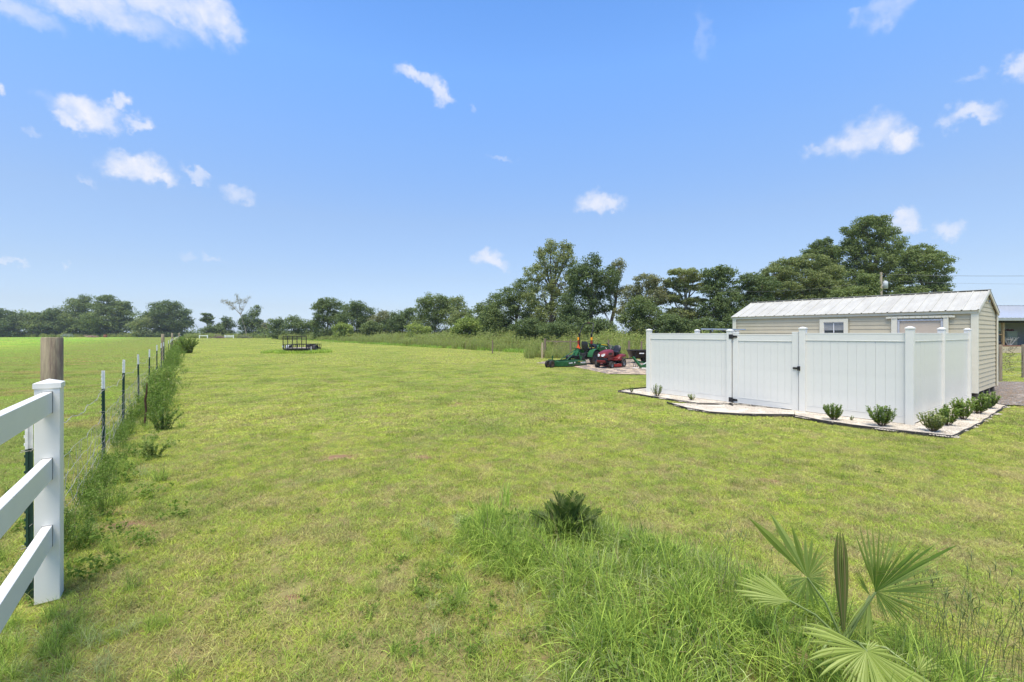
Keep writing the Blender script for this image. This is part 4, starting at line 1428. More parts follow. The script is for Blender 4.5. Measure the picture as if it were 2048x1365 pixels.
# ------------------------------------------------------------------ utility pole and line
def pole():
    Y = 42.0
    b = Vector(((1762 - CXP) / F * Y, Y, 0))
    top = EYE + (HZ - 545) / F * Y
    r = empty('utility_pole', b, 0, 'bare wooden utility pole with a grey transformer before the tallest tree', 'utility pole')
    MB().tube([(0, 0, 0), (0, 0, top)], [.14, .10], 12).build('pole', pmat('pole_wood', (.36, .30, .22), .9, var=.2, stretch=(8, 8, 1)), r)
    zt = EYE + (HZ - 571) / F * Y
    m = MB(); m.lathe([(.01, -.34), (.20, -.32), (.20, .26), (.17, .33), (.01, .34)], (.36, -.05, zt), n=16); m.box((.17, 0, zt), (.18, .08, .2)); m.tube([(.3, -.05, zt + .3), (.3, -.05, zt + .48)], .04, 6); m.tube([(.42, -.05, zt + .3), (.42, -.05, zt + .45)], .04, 6)
    m.build('transformer', pmat('transformer_grey', (.50, .53, .55), .45), r)
    MB().bar((-.0, 0, zt + .05), (-.75, -.1, zt + .55), .07, .07).build('insulator_arm', pmat('arm_wood', (.32, .30, .26), .9), r)
    M_W = pmat('line_wire', (.16, .16, .16), .6)
    for (z0, x1, y1, z1) in ((top - .15, 30, -4, top + .3), (zt + .45, 30, -4, zt + .5), (zt + .45, -17, 2, zt - .2), (top - .15, 30, -5.2, top + .0)):
        m = MB(); m.tube([(x1 * t, y1 * t, z0 + (z1 - z0) * t - 2.2 * t * (1 - t)) for t in np.linspace(0, 1, 16)], .007, 4, False)
        m.build('cable', M_W, r)


pole()


# ------------------------------------------------------------------ old board fence in the tall weeds by the tractor
def board_fence():
    Y = 34.0
    o = at(1090, 690, Y); o.z = 0
    r = empty('board_fence', o, 0, 'weathered post and board fence half lost in the weeds left of the tractor', 'board fence')
    M_T = pmat('grey_brown_timber', (.20, .155, .105), .9, var=.25, stretch=(1, 8, 8))
    def X(px, Yp): return (px - CXP) / F * Yp - o.x
    for (px, py, Yp, w) in ((1090, 677.5, 34, .19), (1141, 679, 33.4, .14), (1217, 680, 32.2, .14), (1258, 682, 31.4, .17), (985, 681, 40.8, .12), (1283, 683, 31, .13)):
        h = EYE + (HZ - py) / F * Yp
        m = MB(); m.tube([(0, 0, 0), (0, 0, h)], [w / 2, w / 2 * .95], 10); m.build('post', M_T, r, loc=(X(px, Yp), Yp - Y, 0))
    m = MB(); z = EYE + (HZ - 683.3) / F * 33.5
    m.bar((X(1109, 33.8), -.2, z), (X(1158, 33.2), -.7, z - .02), .04, .085); m.build('rail', M_T, r)
    m = MB(); m.bar((X(1093, 34), -.0, z + .02), (X(1112, 33.9), -.1, z), .04, .07); m.build('rail', M_T, r)
    m = MB()
    for k in range(24):
        m.tube([(X(1108, 33.8) + k * .085, -.2 - k * .022, .05), (X(1108, 33.8) + k * .085, -.2 - k * .022, z)], .006, 3, False)
    for k in range(8):
        m.tube([(X(1108, 33.8), -.2, .15 + k * .14), (X(1158, 33.2), -.7, .15 + k * .14)], .006, 3, False)
    m.build('mesh_panel', pmat('rusty_mesh', (.20, .15, .12), .9), r)
    # light bare stake beside the left post
    q = MB().tube([(0, 0, 0), (.01, 0, 1.15)], [.085, .075], 10).build('bare_stake', pmat('pale_timber', (.42, .33, .21), .9), None, loc=tuple(at(1084.5, 700, 33.0).xy) + (0,))
    tag(q, 'short pale timber stake standing in front of the board fence', 'stake')


board_fence()


# ------------------------------------------------------------------ odds and ends at the far end of the fields
def far_bits():
    M_BW = pmat('bench_white', (.72, .76, .72), .5)
    for (px0, px1, py, n, lab) in ((399, 415, 671, 1, 'low white rail panel at the end of the field, left of the brush pile'), (450, 467, 671, 2, 'low white two rail panel at the end of the field, right of the brush pile')):
        Y = 163.0
        a = at(px0, 674, Y); w = (px1 - px0) / F * Y
        r = empty('rail_panel', (a.x, Y, 0), 0, lab, 'fence panel', 'white rail panels at the far end of the field')
        zt = .95
        for x in (0, w): MB().box((x, 0, .6), (.25, .2, 1.25)).build('post', M_BW, r)
        for k in range(n): MB().box((w / 2, 0, zt - k * .42), (w, .1, .22)).build('rail', M_BW, r)
    rr = random.Random(8)
    def heap(name, px, Y, w, h, mat, lab, cat):
        m = MB()
        for k in range(46):
            x, y, z = rr.gauss(0, w * .26), rr.gauss(0, .8), abs(rr.gauss(0, h * .4)) * .9 + .1
            a, b = rr.uniform(0, 3.14), rr.uniform(-.25, .25)
            l_ = rr.uniform(.5, 1.3)
            m.tube([(x - cos(a) * l_, y - sin(a) * l_, max(.05, z - b * l_)), (x + cos(a) * l_, y + sin(a) * l_, z + b * l_)], rr.uniform(.04, .1), 5)
        p = at(px, 674, Y)
        q = m.build(name, mat, None, loc=(p.x, Y, 0)); tag(q, lab, cat)
    heap('brush_pile', 436, 161, 4.0, 1.1, pmat('grey_brush', (.20, .15, .12), .9), 'grey brown brush pile between the two white rail panels', 'brush pile')
    heap('brush_pile', 490, 162, 4.2, .9, pmat('green_brush', (.14, .15, .09), .9), 'low greenish brush heap right of the white rail panels', 'brush pile')
    heap('log_pile', 182, 195, 3.6, 1.2, pmat('pink_cut_timber', (.38, .24, .20), .9), 'heap of pinkish cut timber at the far edge of the pasture', 'log pile')
    Y = 195.0
    a = at(135, 676, Y)
    r = empty('picnic_table', (a.x, Y, 0), .1, 'small pale picnic table at the far edge of the pasture', 'table'); r.scale = (1.7, 1.7, 1.5)
    M_G = pmat('grey_bench', (.45, .48, .50), .7)
    MB().box((0, 0, .95), (1.9, .75, .08)).build('tabletop', M_G, r)
    for s in (-1, 1):
        MB().box((0, s * .75, .50), (1.9, .28, .07)).build('bench_seat', M_G, r)
        m = MB(); m.bar((s * .7, -.75, .02), (s * .7, .2, .92), .09, .09); m.bar((s * .7, .75, .02), (s * .7, -.2, .92), .09, .09); m.bar((s * .7, -.8, .46), (s * .7, .8, .46), .07, .07); m.build('leg_frame', M_G, r)
    p = at(211, 675, Y)
    m = MB(); m.lathe([(.0, 0), (.42, 0), (.42, .05), (.40, .06), (.40, .45), (.43, .47), (.40, .49), (.40, .9), (.43, .93), (.0, .93)], (0, 0, 0), n=16)
    q = m.build('rusty_barrel', pmat('barrel_rust', (.22, .08, .045), .8, var=.3), None, loc=(p.x, Y, 0)); q.scale = (1.6, 1.6, 1.5); tag(q, 'rusty red brown barrel at the edge of the pasture', 'barrel')


far_bits()
# ------------------------------------------------------------------ trees
LM = {
    'dark': leafmat('leaves_dark', (0.076, 0.114, 0.046), (0.183, 0.238, 0.088), .30),
    'mid': leafmat('leaves_mid', (0.093, 0.136, 0.048), (0.216, 0.265, 0.093), .32),
    'light': leafmat('leaves_light', (0.136, 0.178, 0.065), (0.295, 0.323, 0.131), .34),
    'olive': leafmat('leaves_olive', (0.127, 0.150, 0.070), (0.269, 0.272, 0.139), .30),
    'bright': leafmat('leaves_bright', (0.155, 0.223, 0.056), (0.339, 0.403, 0.112), .36),
    'sparse': leafmat('leaves_sparse', (0.159, 0.145, 0.086), (0.302, 0.275, 0.154), .3),
}
BARK = pmat('tree_bark', (.15, .125, .10), .95, var=.35, scale=3, stretch=(1, 1, .3))
BARK_P = pmat('tree_bark_pale', (.27, .24, .20), .95, var=.3, scale=3)
LABELS = set()


def tree(name, label, px, Y, lobes, style='mid', leaf=.20, per=34, blob=.75, dens=1.0, flat=.6, seed=0, group=None, bark=None, lean=0, skirt=True, limbs=14, asp=.55, cat='tree', tr=1.0):
    """lobes: (px, py, rx, ry) ellipses of the crown as seen, at distance Y"""
    r = np.random.default_rng(1000 + seed)
    q_ = 1.9 if px < 400 else 1.42 if px < 548 else 1.15 if px < 640 else 1.0      # the far ends of the fields lie well back
    Y, leaf, blob, lean = Y * q_, leaf * q_, blob * q_, lean * q_
    k = Y / F
    bx = (px - CXP) * k
    root = empty(name, (bx, Y, 0), 0, label, cat, group)
    L3 = []
    for (lx, ly, rx, ry) in lobes:
        a, c = rx * k, ry * k
        L3.append(((lx - CXP) * k - bx, r.uniform(-.35, .35) * a, EYE + (HZ - ly) * k, a, a * r.uniform(.8, 1.1), c))
    if skirt:      # lower foliage down to the ground
        xs = [l[0] for l in L3]; w = (max(xs) - min(xs)) * .5 + np.mean([l[3] for l in L3]) * .8
        cx = (max(xs) + min(xs)) / 2
        zmin = min(l[2] - l[5] for l in L3)
        if zmin > 1.0:
            for q in range(3):
                L3.append((cx + (q - 1) * w * .55, r.uniform(-.3, .3) * w, zmin * .5, w * .55, w * .5, zmin * .62 + .3))
    C, R = [], []
    for (x, y, z, a, b, c) in L3:
        area = 4 * pi * ((a * b) ** 1.6 / 3 + (a * c) ** 1.6 / 3 + (b * c) ** 1.6 / 3) ** (1 / 1.6)
        n = int(max(5, 1.3 * dens * area / (blob * blob * 1.35)))
        d = r.normal(size=(n, 3)); d /= np.linalg.norm(d, axis=1)[:, None]
        rad = r.uniform(.35, 1.0, n) ** .45
        P = d * rad[:, None] * np.array([a, b, c]) * (1 - .25 * blob / max(a, blob)) + np.array([x, y, z])
        P += r.normal(0, blob * .18, P.shape)
        k_ = P[:, 2] > blob * .35
        C.append(P[k_]); R.append(blob * r.uniform(.55, 1.15, k_.sum()))
    C, R = np.concatenate(C), np.concatenate(R)
    V, Q, T = leaf_cloud(C, R, per, leaf, flat, r, asp=asp, up=.45, surf=.25)
    k2 = V.reshape(-1, 4, 3)[:, :, 2].min(1) > .02
    Vq = V.reshape(-1, 4, 3)[k2].reshape(-1, 3); Tq = T.reshape(-1, 4)[k2].ravel()
    me = np_mesh('crown', Vq, np.arange(len(Vq)).reshape(-1, 4), LM[style] if isinstance(style, str) else style, Tq)
    link(bpy.data.objects.new('crown', me), root)
    # trunk and limbs
    m = MB()
    top = max(l[2] for l in L3); cx = np.mean([l[0] for l in L3[:len(lobes)]])
    h = top * .55
    r0 = (.05 + top * .016) * tr
    fork = Vector((cx * .5 + lean * .5, 0, h))
    m.tube([(0, 0, -.1), (cx * .15 + lean * .1, .05, h * .4), fork], [r0 * 1.25, r0, r0 * .75], 8)
    for (x, y, z, a, b, c) in L3[:len(lobes)]:
        s = Vector((fork.x * .6, 0, min(h * .8, z * .7))) if z < h * 1.3 else fork
        e = Vector((x, y, z + c * .4))
        mid = s.lerp(e, .5) + Vector((r.normal(0, .15) * a, r.normal(0, .15) * a, c * .15))
        m.tube([s, mid, e], [r0 * .6, r0 * .38, r0 * .12], 6)
    for i in r.choice(len(C), min(limbs, len(C)), replace=False):
        e = Vector(C[i])
        j = min(range(len(lobes)), key=lambda q: (Vector(L3[q][:3]) - e).length)
        s = Vector(L3[j][:3]) * .8 + fork * .2
        m.tube([s, s.lerp(e, .5) + Vector((0, 0, -.1 * blob)), e], [r0 * .25, r0 * .16, r0 * .06], 5)
    m.build('trunk', bark or BARK, root)
    return root


def trees():
    # right-hand group, behind the yard
    tree('tall_tree', 'tall slender tree with ragged open top, highest between trailer and shed', 1100, 56,
         [(1105, 522, 34, 30), (1072, 548, 26, 20), (1138, 520, 16, 22), (1085, 595, 42, 34), (1125, 570, 36, 32), (1103, 494, 15, 13), (1128, 492, 12, 10), (1080, 505, 10, 12), (1140, 496, 9, 9), (1110, 635, 50, 30)], 'light', .21, 26, .55, 1.0, .7, 1, limbs=30)
    tree('leafy_tree', 'dark dense broad tree just right of the tall slender tree', 1185, 50,
         [(1172, 560, 38, 36), (1187, 522, 17, 16), (1160, 545, 24, 22), (1213, 558, 28, 28), (1160, 612, 46, 34), (1205, 605, 26, 26), (1150, 645, 40, 22)], 'dark', .19, 36, .6, 1.25, .75, 2, limbs=26)
    tree('leaning_tree', 'narrow leaning tree at the edge of the gap above the tractor', 1215, 52,
         [(1235, 537, 15, 17), (1224, 556, 18, 15), (1237, 580, 15, 12), (1220, 582, 12, 12), (1240, 524, 7, 8)], 'olive', .19, 28, .5, 1.2, .8, 3, skirt=False, limbs=18, lean=1.0)
    tree('leafy_tree', 'rounded mid green tree sloping down left of the tall slender tree', 1035, 60,
         [(1020, 592, 30, 18), (1048, 575, 24, 18), (1005, 622, 36, 24), (1050, 612, 36, 28), (985, 640, 28, 20), (1065, 640, 30, 20)], 'mid', .22, 32, .68, 1.1, .6, 4)
    tree('airy_tree', 'pale airy tree with bare grey branches right of the sky gap', 1290, 48,
         [(1290, 562, 24, 14), (1312, 572, 26, 16), (1268, 582, 22, 16), (1300, 596, 36, 18), (1330, 596, 24, 16), (1255, 602, 18, 18), (1242, 628, 16, 20)], 'olive', .18, 26, .48, 1.0, .7, 5, skirt=False, bark=BARK_P, limbs=46)
    tree('bushy_tree', 'bright green bushy tree in front of the pale airy tree', 1287, 43,
         [(1280, 612, 28, 20), (1300, 632, 34, 22), (1262, 635, 24, 20), (1288, 655, 38, 16)], 'mid', .17, 38, .55, 1.4, .65, 6)
    tree('flat_topped_tree', 'feathery flat topped tree with layered boughs above the fence post', 1372, 47,
         [(1362, 546, 30, 5), (1392, 552, 22, 6), (1345, 562, 18, 6), (1400, 574, 24, 7), (1368, 578, 22, 7), (1345, 596, 22, 8), (1388, 604, 32, 9), (1365, 626, 36, 12), (1400, 632, 24, 12), (1378, 560, 26, 6), (1355, 570, 22, 6)], 'light', .17, 26, .42, 1.1, .4, 7, bark=BARK_P, limbs=50)
    tree('leafy_tree', 'dark layered tree between the flat topped tree and the shed end', 1436, 45,
         [(1428, 545, 24, 12), (1450, 548, 20, 12), (1443, 565, 34, 14), (1418, 580, 22, 13), (1448, 595, 34, 16), (1425, 615, 34, 16), (1455, 630, 34, 20)], 'dark', .18, 36, .55, 1.25, .5, 8)
    tree('leafy_tree', 'dark tree rising right behind the left end of the shed roof', 1505, 46,
         [(1500, 560, 26, 14), (1520, 575, 32, 18), (1488, 585, 26, 16), (1512, 605, 38, 20), (1495, 630, 38, 18), (1530, 635, 32, 20)], 'dark', .18, 36, .55, 1.25, .5, 9)
    tree('spreading_tree', 'wide spreading yellow green tree whose dome rises behind the shed roof', 1590, 49,
         [(1548, 548, 36, 14), (1585, 530, 38, 14), (1622, 522, 36, 14), (1600, 560, 50, 20), (1550, 578, 44, 18), (1650, 545, 32, 18), (1640, 580, 44, 22), (1580, 605, 60, 20), (1660, 612, 44, 22), (1525, 565, 20, 12)], 'light', .17, 34, .5, 1.25, .42, 10, limbs=40)
    tree('airy_tree', 'smaller rough topped tree between the spreading tree and the tallest tree', 1648, 60,
         [(1636, 490, 16, 9), (1654, 484, 10, 9), (1645, 506, 28, 12), (1618, 505, 14, 8), (1662, 515, 24, 16), (1650, 540, 40, 20)], 'mid', .21, 30, .5, 1.1, .6, 11, limbs=24)
    tree('tall_tree', 'tallest tree of all with its ragged crown high above the shed roof', 1742, 55,
         [(1728, 446, 26, 12), (1756, 444, 22, 10), (1700, 462, 18, 10), (1745, 464, 38, 14), (1785, 462, 16, 12), (1720, 488, 34, 20), (1770, 492, 34, 20), (1700, 500, 26, 16), (1745, 522, 50, 24), (1790, 518, 22, 20), (1765, 560, 50, 26), (1710, 560, 44, 26), (1740, 605, 70, 30)], 'mid', .19, 36, .58, 1.2, .6, 12, limbs=46)
    tree('broad_tree', 'broad drooping tree forming the right end of the tree group', 1852, 50,
         [(1848, 500, 30, 10), (1825, 510, 20, 12), (1870, 512, 20, 12), (1850, 525, 46, 16), (1828, 550, 40, 20), (1876, 548, 30, 20), (1890, 572, 18, 16), (1898, 590, 14, 10), (1860, 590, 48, 24), (1815, 595, 36, 26), (1850, 630, 60, 24)], 'mid', .18, 36, .55, 1.2, .55, 13, limbs=36)
    tree('small_tree', 'small bright round topped tree touching the shed roof beside the utility pole', 1725, 39,
         [(1733, 556, 16, 8), (1745, 568, 18, 10), (1700, 590, 38, 14), (1728, 585, 34, 14), (1680, 610, 30, 16), (1745, 612, 28, 20)], 'mid', .15, 34, .40, 1.3, .6, 14)
    for i, (px, Y, py, rx, ry, st) in enumerate(((1120, 44, 660, 38, 14, 'dark'), (1200, 42, 656, 34, 16, 'dark'), (1345, 41, 650, 34, 18, 'dark'), (1410, 41, 655, 38, 16, 'dark'), (1480, 41, 652, 36, 20, 'dark'), (1060, 50, 655, 36, 15, 'dark'))):
        lab = ['dark shrub mass under the tall slender tree behind the board fence', 'dark shrub behind the tractor roll bar', 'dark round shrub beneath the flat topped tree', 'dark shrub just left of the canopy panel', 'dark shrub behind the left end of the shed', 'dark shrub at the foot of the rounded mid green tree'][i]
        tree('shrub', lab, px, Y, [(px - rx * .4, py, rx * .7, ry), (px + rx * .4, py + 3, rx * .7, ry * .9), (px, py - ry * .5, rx * .5, ry * .7)], st, .16, 34, .45, 1.3, .7, 30 + i, limbs=6, cat='shrub')
    # middle distance
    tree('leafy_tree', 'mid green tree where the hedge line steps up towards the tall trees', 975, 68,
         [(972, 615, 22, 14), (990, 600, 16, 14), (955, 632, 24, 18), (985, 640, 30, 22)], 'mid', .25, 32, .75, 1.2, .6, 15)
    tree('leafy_tree', 'tall rounded tree above the middle of the weed strip', 868, 86,
         [(868, 600, 26, 12), (850, 608, 18, 12), (885, 606, 16, 12), (862, 625, 34, 18), (905, 610, 20, 16), (895, 632, 34, 20), (850, 645, 30, 16)], 'mid', .30, 32, .95, 1.2, .65, 16)
    tree('leafy_tree', 'pale bushy crown just right of the tall rounded tree', 920, 80,
         [(915, 604, 14, 12), (922, 622, 18, 14), (925, 640, 28, 18)], 'light', .28, 30, .85, 1.1, .65, 17)
    tree('bushy_tree', 'bright green bushy tree low behind the weed strip, left one', 940, 64, [(935, 648, 24, 13), (952, 655, 26, 12), (920, 658, 20, 10)], 'bright', .22, 34, .62, 1.3, .7, 18)
    tree('bushy_tree', 'bright green bush reaching up beneath the sloping tree', 998, 60, [(990, 648, 22, 13), (1010, 654, 24, 12)], 'mid', .21, 34, .6, 1.3, .7, 19)
    tree('leafy_tree', 'dark rounded tree in the middle of the far hedge line', 805, 96, [(800, 634, 22, 12), (820, 626, 14, 12), (812, 645, 30, 16), (790, 650, 24, 14)], 'dark', .33, 32, 1.0, 1.2, .7, 20)
    tree('bushy_tree', 'yellow green bush low in front of the far hedge line', 832, 76, [(828, 656, 16, 8), (845, 660, 16, 7)], 'bright', .25, 30, .7, 1.3, .7, 21)
    tree('leafy_tree', 'smooth domed olive tree between the far pair and the middle trees', 770, 104, [(768, 634, 20, 10), (755, 645, 20, 12), (782, 646, 20, 12)], 'olive', .35, 32, 1.05, 1.2, .7, 22)
    tree('leafy_tree', 'dark pointed tree, right one of the far pair behind the trailer', 712, 106, [(716, 612, 16, 10), (700, 622, 22, 14), (728, 628, 22, 16), (705, 642, 30, 16), (732, 650, 22, 12)], 'dark', .34, 36, 1.05, 1.35, .7, 23)
    tree('umbrella_tree', 'umbrella crowned tree, left one of the far pair behind the trailer', 655, 112, [(657, 604, 22, 8), (645, 614, 20, 9), (672, 612, 16, 8), (650, 630, 28, 13), (672, 640, 22, 14), (636, 648, 18, 12)], 'mid', .35, 34, 1.05, 1.25, .55, 24)
    for i, (px, py, rx, ry, st, Y, lab) in enumerate(((556, 648, 20, 12, 'dark', 118, 'dark round tree left of the trailer gate in the far hedge'), (590, 646, 22, 13, 'dark', 114, 'dark bushy tree directly above the trailer gate'), (622, 652, 20, 10, 'mid', 112, 'low bushy tree between the trailer and the umbrella crowned tree'), (685, 656, 22, 8, 'bright', 100, 'low bright bush in front of the far tree pair'), (745, 655, 22, 9, 'mid', 98, 'low mid green bush right of the far tree pair'), (530, 655, 16, 9, 'olive', 124, 'low olive tree at the left end of the far hedge'))):
        tree('hedge_tree', lab, px, Y, [(px - rx * .4, py, rx * .65, ry), (px + rx * .4, py + 2, rx * .65, ry * .85), (px, py - ry * .4, rx * .5, ry * .7)], st, .36, 32, 1.05, 1.3, .7, 50 + i, limbs=5)
    tree('broken_tree', 'sparse half bare tree leaning left high over the far field end', 494, 122,
         [(478, 603, 10, 6), (462, 608, 10, 6), (450, 603, 8, 4), (491, 602, 6, 6), (474, 592, 5, 5), (484, 617, 5, 5), (466, 616, 7, 4), (499, 594, 4, 4)], 'sparse', leaf=.20, per=7, blob=.55, dens=1.0, flat=.9, seed=25, tr=.45, skirt=False, bark=BARK_P, limbs=30, lean=-1)
    tree('leafy_tree', 'dark tree at the foot of the sparse leaning tree', 503, 124,
         [(510, 625, 10, 10), (505, 640, 18, 14), (490, 648, 16, 14), (515, 650, 14, 12), (513, 616, 6, 5)], 'dark', .35, 28, .9, 1.2, .7, 26)
    tree('small_tree', 'small umbrella shaped tree with thin trunk at the far field end', 415, 132,
         [(414, 629, 8, 3), (418, 636, 11, 4), (408, 640, 9, 4), (418, 645, 9, 4)], 'dark', .34, 24, .75, 1.3, .5, 27, skirt=False, limbs=12)
    tree('small_tree', 'round small tree between the umbrella shaped tree and the sparse leaning tree', 453, 132,
         [(452, 640, 11, 6), (456, 650, 14, 9), (445, 652, 10, 8)], 'dark', .35, 28, .9, 1.3, .7, 28)
    tree('shrub', 'bright low shrub beneath the small umbrella shaped tree', 430, 128, [(428, 656, 14, 8), (440, 660, 12, 6), (414, 660, 12, 6)], 'mid', .35, 30, .9, 1.3, .7, 29, cat='shrub')
    # the wood on the left
    tree('leafy_tree', 'twin topped tree standing at the end of the wire fence', 335, 112,
         [(312, 615, 16, 8), (340, 612, 20, 10), (335, 626, 26, 13), (365, 628, 16, 12), (305, 636, 22, 13), (352, 645, 30, 18), (325, 652, 34, 15)], 'dark', .34, 36, 1.05, 1.35, .65, 40)
    tree('leafy_tree', 'low pale green tree in the dip of the left wood', 278, 108, [(272, 646, 14, 9), (285, 650, 16, 10), (292, 640, 10, 6)], 'light', .33, 30, 1.0, 1.2, .6, 41)
    tree('broad_tree', 'broad layered tree, right one of the two tallest in the left wood', 222, 116,
         [(215, 598, 18, 7), (240, 610, 18, 8), (200, 612, 18, 8), (225, 618, 32, 11), (250, 624, 14, 8), (215, 638, 38, 15), (245, 650, 30, 15), (205, 655, 32, 12)], 'mid', .35, 36, 1.05, 1.3, .5, 42)
    tree('leafy_tree', 'ragged tree, left one of the two tallest in the left wood', 160, 118,
         [(173, 597, 11, 7), (150, 605, 14, 7), (168, 612, 18, 12), (150, 622, 20, 12), (165, 638, 34, 16), (140, 652, 26, 14), (178, 655, 24, 12)], 'mid', .35, 34, 1.05, 1.25, .6, 43)
    tree('leafy_tree', 'rounded dark tree left of the ragged tall tree in the left wood', 113, 116, [(112, 626, 16, 9), (100, 636, 18, 12), (125, 640, 18, 14), (112, 655, 30, 14)], 'dark', .35, 34, 1.05, 1.3, .65, 44)
    tree('leafy_tree', 'lighter tree behind the wooden post in the left wood', 68, 114, [(72, 634, 20, 9), (52, 632, 14, 8), (62, 645, 28, 14), (75, 655, 28, 12)], 'mid', .35, 34, 1.05, 1.25, .65, 45)
    tree('leafy_tree', 'dark tree at the extreme left edge of the wood', 12, 112, [(10, 628, 20, 7), (-15, 634, 20, 10), (28, 638, 14, 10), (8, 648, 34, 16)], 'dark', .35, 34, 1.05, 1.25, .6, 46)
    tree('leafy_tree', 'taller tree carrying the wood on past the left edge', -70, 110, [(-75, 620, 30, 14), (-50, 635, 28, 18), (-100, 640, 34, 20), (-70, 655, 50, 16)], 'mid', .36, 30, 1.2, 1.2, .6, 47)


def woods():
    """the woods behind, which read as one mass"""
    r = np.random.default_rng(77)
    def mass(name, lab, spans, style, leaf, blob, per):
        C, R = [], []
        for (p0, p1, pt, Y, dep) in spans:
            n = int((p1 - p0) / F * Y * dep / (blob * blob) * .55)
            px = r.uniform(p0, p1, n); yy = Y + r.uniform(0, dep, n)
            topz = EYE + (HZ - (pt + 5 * np.sin(px * .11) + 4 * np.sin(px * .043 + 2))) / F * Y
            z = topz * r.uniform(.12, 1, n) ** .8
            C.append(np.stack([(px - CXP) / F * yy, yy, z], 1)); R.append(blob * r.uniform(.6, 1.2, n))
        V, Q, T = leaf_cloud(np.concatenate(C), np.concatenate(R), per, leaf, .7, r, up=.4, surf=.3)
        V[:, 2] = np.maximum(V[:, 2], .02)
        o = bpy.data.objects.new(name, np_mesh(name, V, Q, LM[style], T)); link(o); tag(o, lab, kind='stuff')
    mass('woods', 'dark wood edge filling in behind the left hand trees', [(-120, 372, 624, 228, 16), (-120, 372, 636, 222, 10), (-120, 384, 648, 214, 10)], 'mid', .9, 2.6, 26)
    mass('woods', 'dark tangled growth behind the right hand trees', [(960, 1040, 625, 62, 5), (1040, 1205, 575, 60, 5), (1245, 1340, 592, 56, 5), (1340, 1400, 600, 52, 5), (1400, 1540, 564, 54, 5), (1540, 1700, 560, 60, 6), (1690, 1885, 548, 60, 6)], 'mid', .32, 1.0, 26)
    mass('woods', 'far hedge growth behind the middle trees', [(500, 700, 652, 150, 8), (690, 860, 648, 112, 8), (850, 990, 640, 92, 6)], 'dark', .45, 1.3, 24)
    mass('distant_woods', 'blue hazed woods on the horizon', [(375, 560, 660.5, 420, 30), (-300, 40, 655, 430, 30)], 'mid', 1.4, 4.0, 20)


trees()
woods()
# ------------------------------------------------------------------ machines
P_GREEN = pmat('tractor_green', (.018, .095, .022), .35, var=.12, spec=.5)
P_GREEN2 = pmat('implement_green', (.015, .085, .024), .45, var=.2, spec=.4, col2=(.05, .10, .035), f2=(.55, .75))
P_YEL = pmat('tractor_yellow', (.70, .50, .03), .4)
P_RED = pmat('mower_red', (.15, .013, .012), .35, var=.08, spec=.5)
P_RED2 = pmat('deck_red', (.24, .025, .022), .45, var=.15)
P_BLK = pmat('black_plastic', (.010, .010, .012), .5, var=.15)
P_TYRE = pmat('tyre_rubber', (.022, .021, .020), .85, var=.25, col2=(.07, .055, .04), f2=(.5, .7))
P_DGREY = pmat('dark_steel', (.05, .05, .05), .5, .4)
P_SEAT = pmat('seat_vinyl', (.016, .016, .019), .38, spec=.5)
P_OR = pmat('orange_reflector', (.95, .13, .03), .4)
P_AMB = pmat('amber_lens', (.90, .36, .02), .3)
P_LRED = pmat('red_lens', (.22, .02, .015), .3)
P_LAMP = pmat('headlamp_lens', (.75, .78, .78), .15, spec=.8)
P_WHITE = pmat('decal_white', (.78, .78, .76), .5)
P_RIMG = pmat('rim_grey', (.22, .22, .21), .5, .3)
P_TANK = pmat('grey_plastic', (.12, .12, .13), .5)


def wheel(parent, c, r, w, rim, name='wheel', lugs=0, axis=(1, 0, 0), rimr=.55):
    """tyre with rounded shoulders, rim as its child"""
    ax = Vector(axis).normalized()
    m = MB()
    h = w / 2
    m.lathe([(r * rimr, -h * .8), (r * .80, -h), (r * .95, -h * .82), (r, -h * .45), (r, h * .45), (r * .95, h * .82), (r * .80, h), (r * rimr, h * .8)], c, ax, 28)
    if lugs:
        a = ax.orthogonal().normalized(); b = ax.cross(a)
        for k in range(lugs):
            t = 2 * pi * k / lugs
            d = a * cos(t) + b * sin(t); t2 = t + .16; d2 = a * cos(t2) + b * sin(t2)
            for s in (-1, 1):
                m.bar(Vector(c) + d * r + ax * (0), Vector(c) + d2 * r * .985 + ax * (s * h * .9), r * .07, r * .06, up=tuple(d))
    o = m.build(name, P_TYRE, parent)
    m = MB()
    m.lathe([(.001, -h * .35), (r * .18, -h * .40), (r * .22, -h * .2), (r * .42, -h * .15), (r * (rimr - .02), -h * .72), (r * (rimr + .03), -h * .80), (r * (rimr + .03), h * .80), (r * (rimr - .02), h * .72), (r * .42, h * .15), (r * .22, h * .2), (r * .18, h * .40), (.001, h * .35)], c, ax, 24)
    m.build('rim', rim, o)
    return o


def ring_sec(x, hw, z0, z1, y, n=12, p=2.6):
    """rounded cross section in the xz plane at y"""
    out = []
    for k in range(n):
        t = 2 * pi * k / n
        cx, cz = cos(t), sin(t)
        out.append(Vector((x + hw * math.copysign(abs(cx) ** (2 / p), cx), y, (z0 + z1) / 2 + (z1 - z0) / 2 * math.copysign(abs(cz) ** (2 / p), cz))))
    return out


def heading(v):
    return -atan2(v[0], v[1])


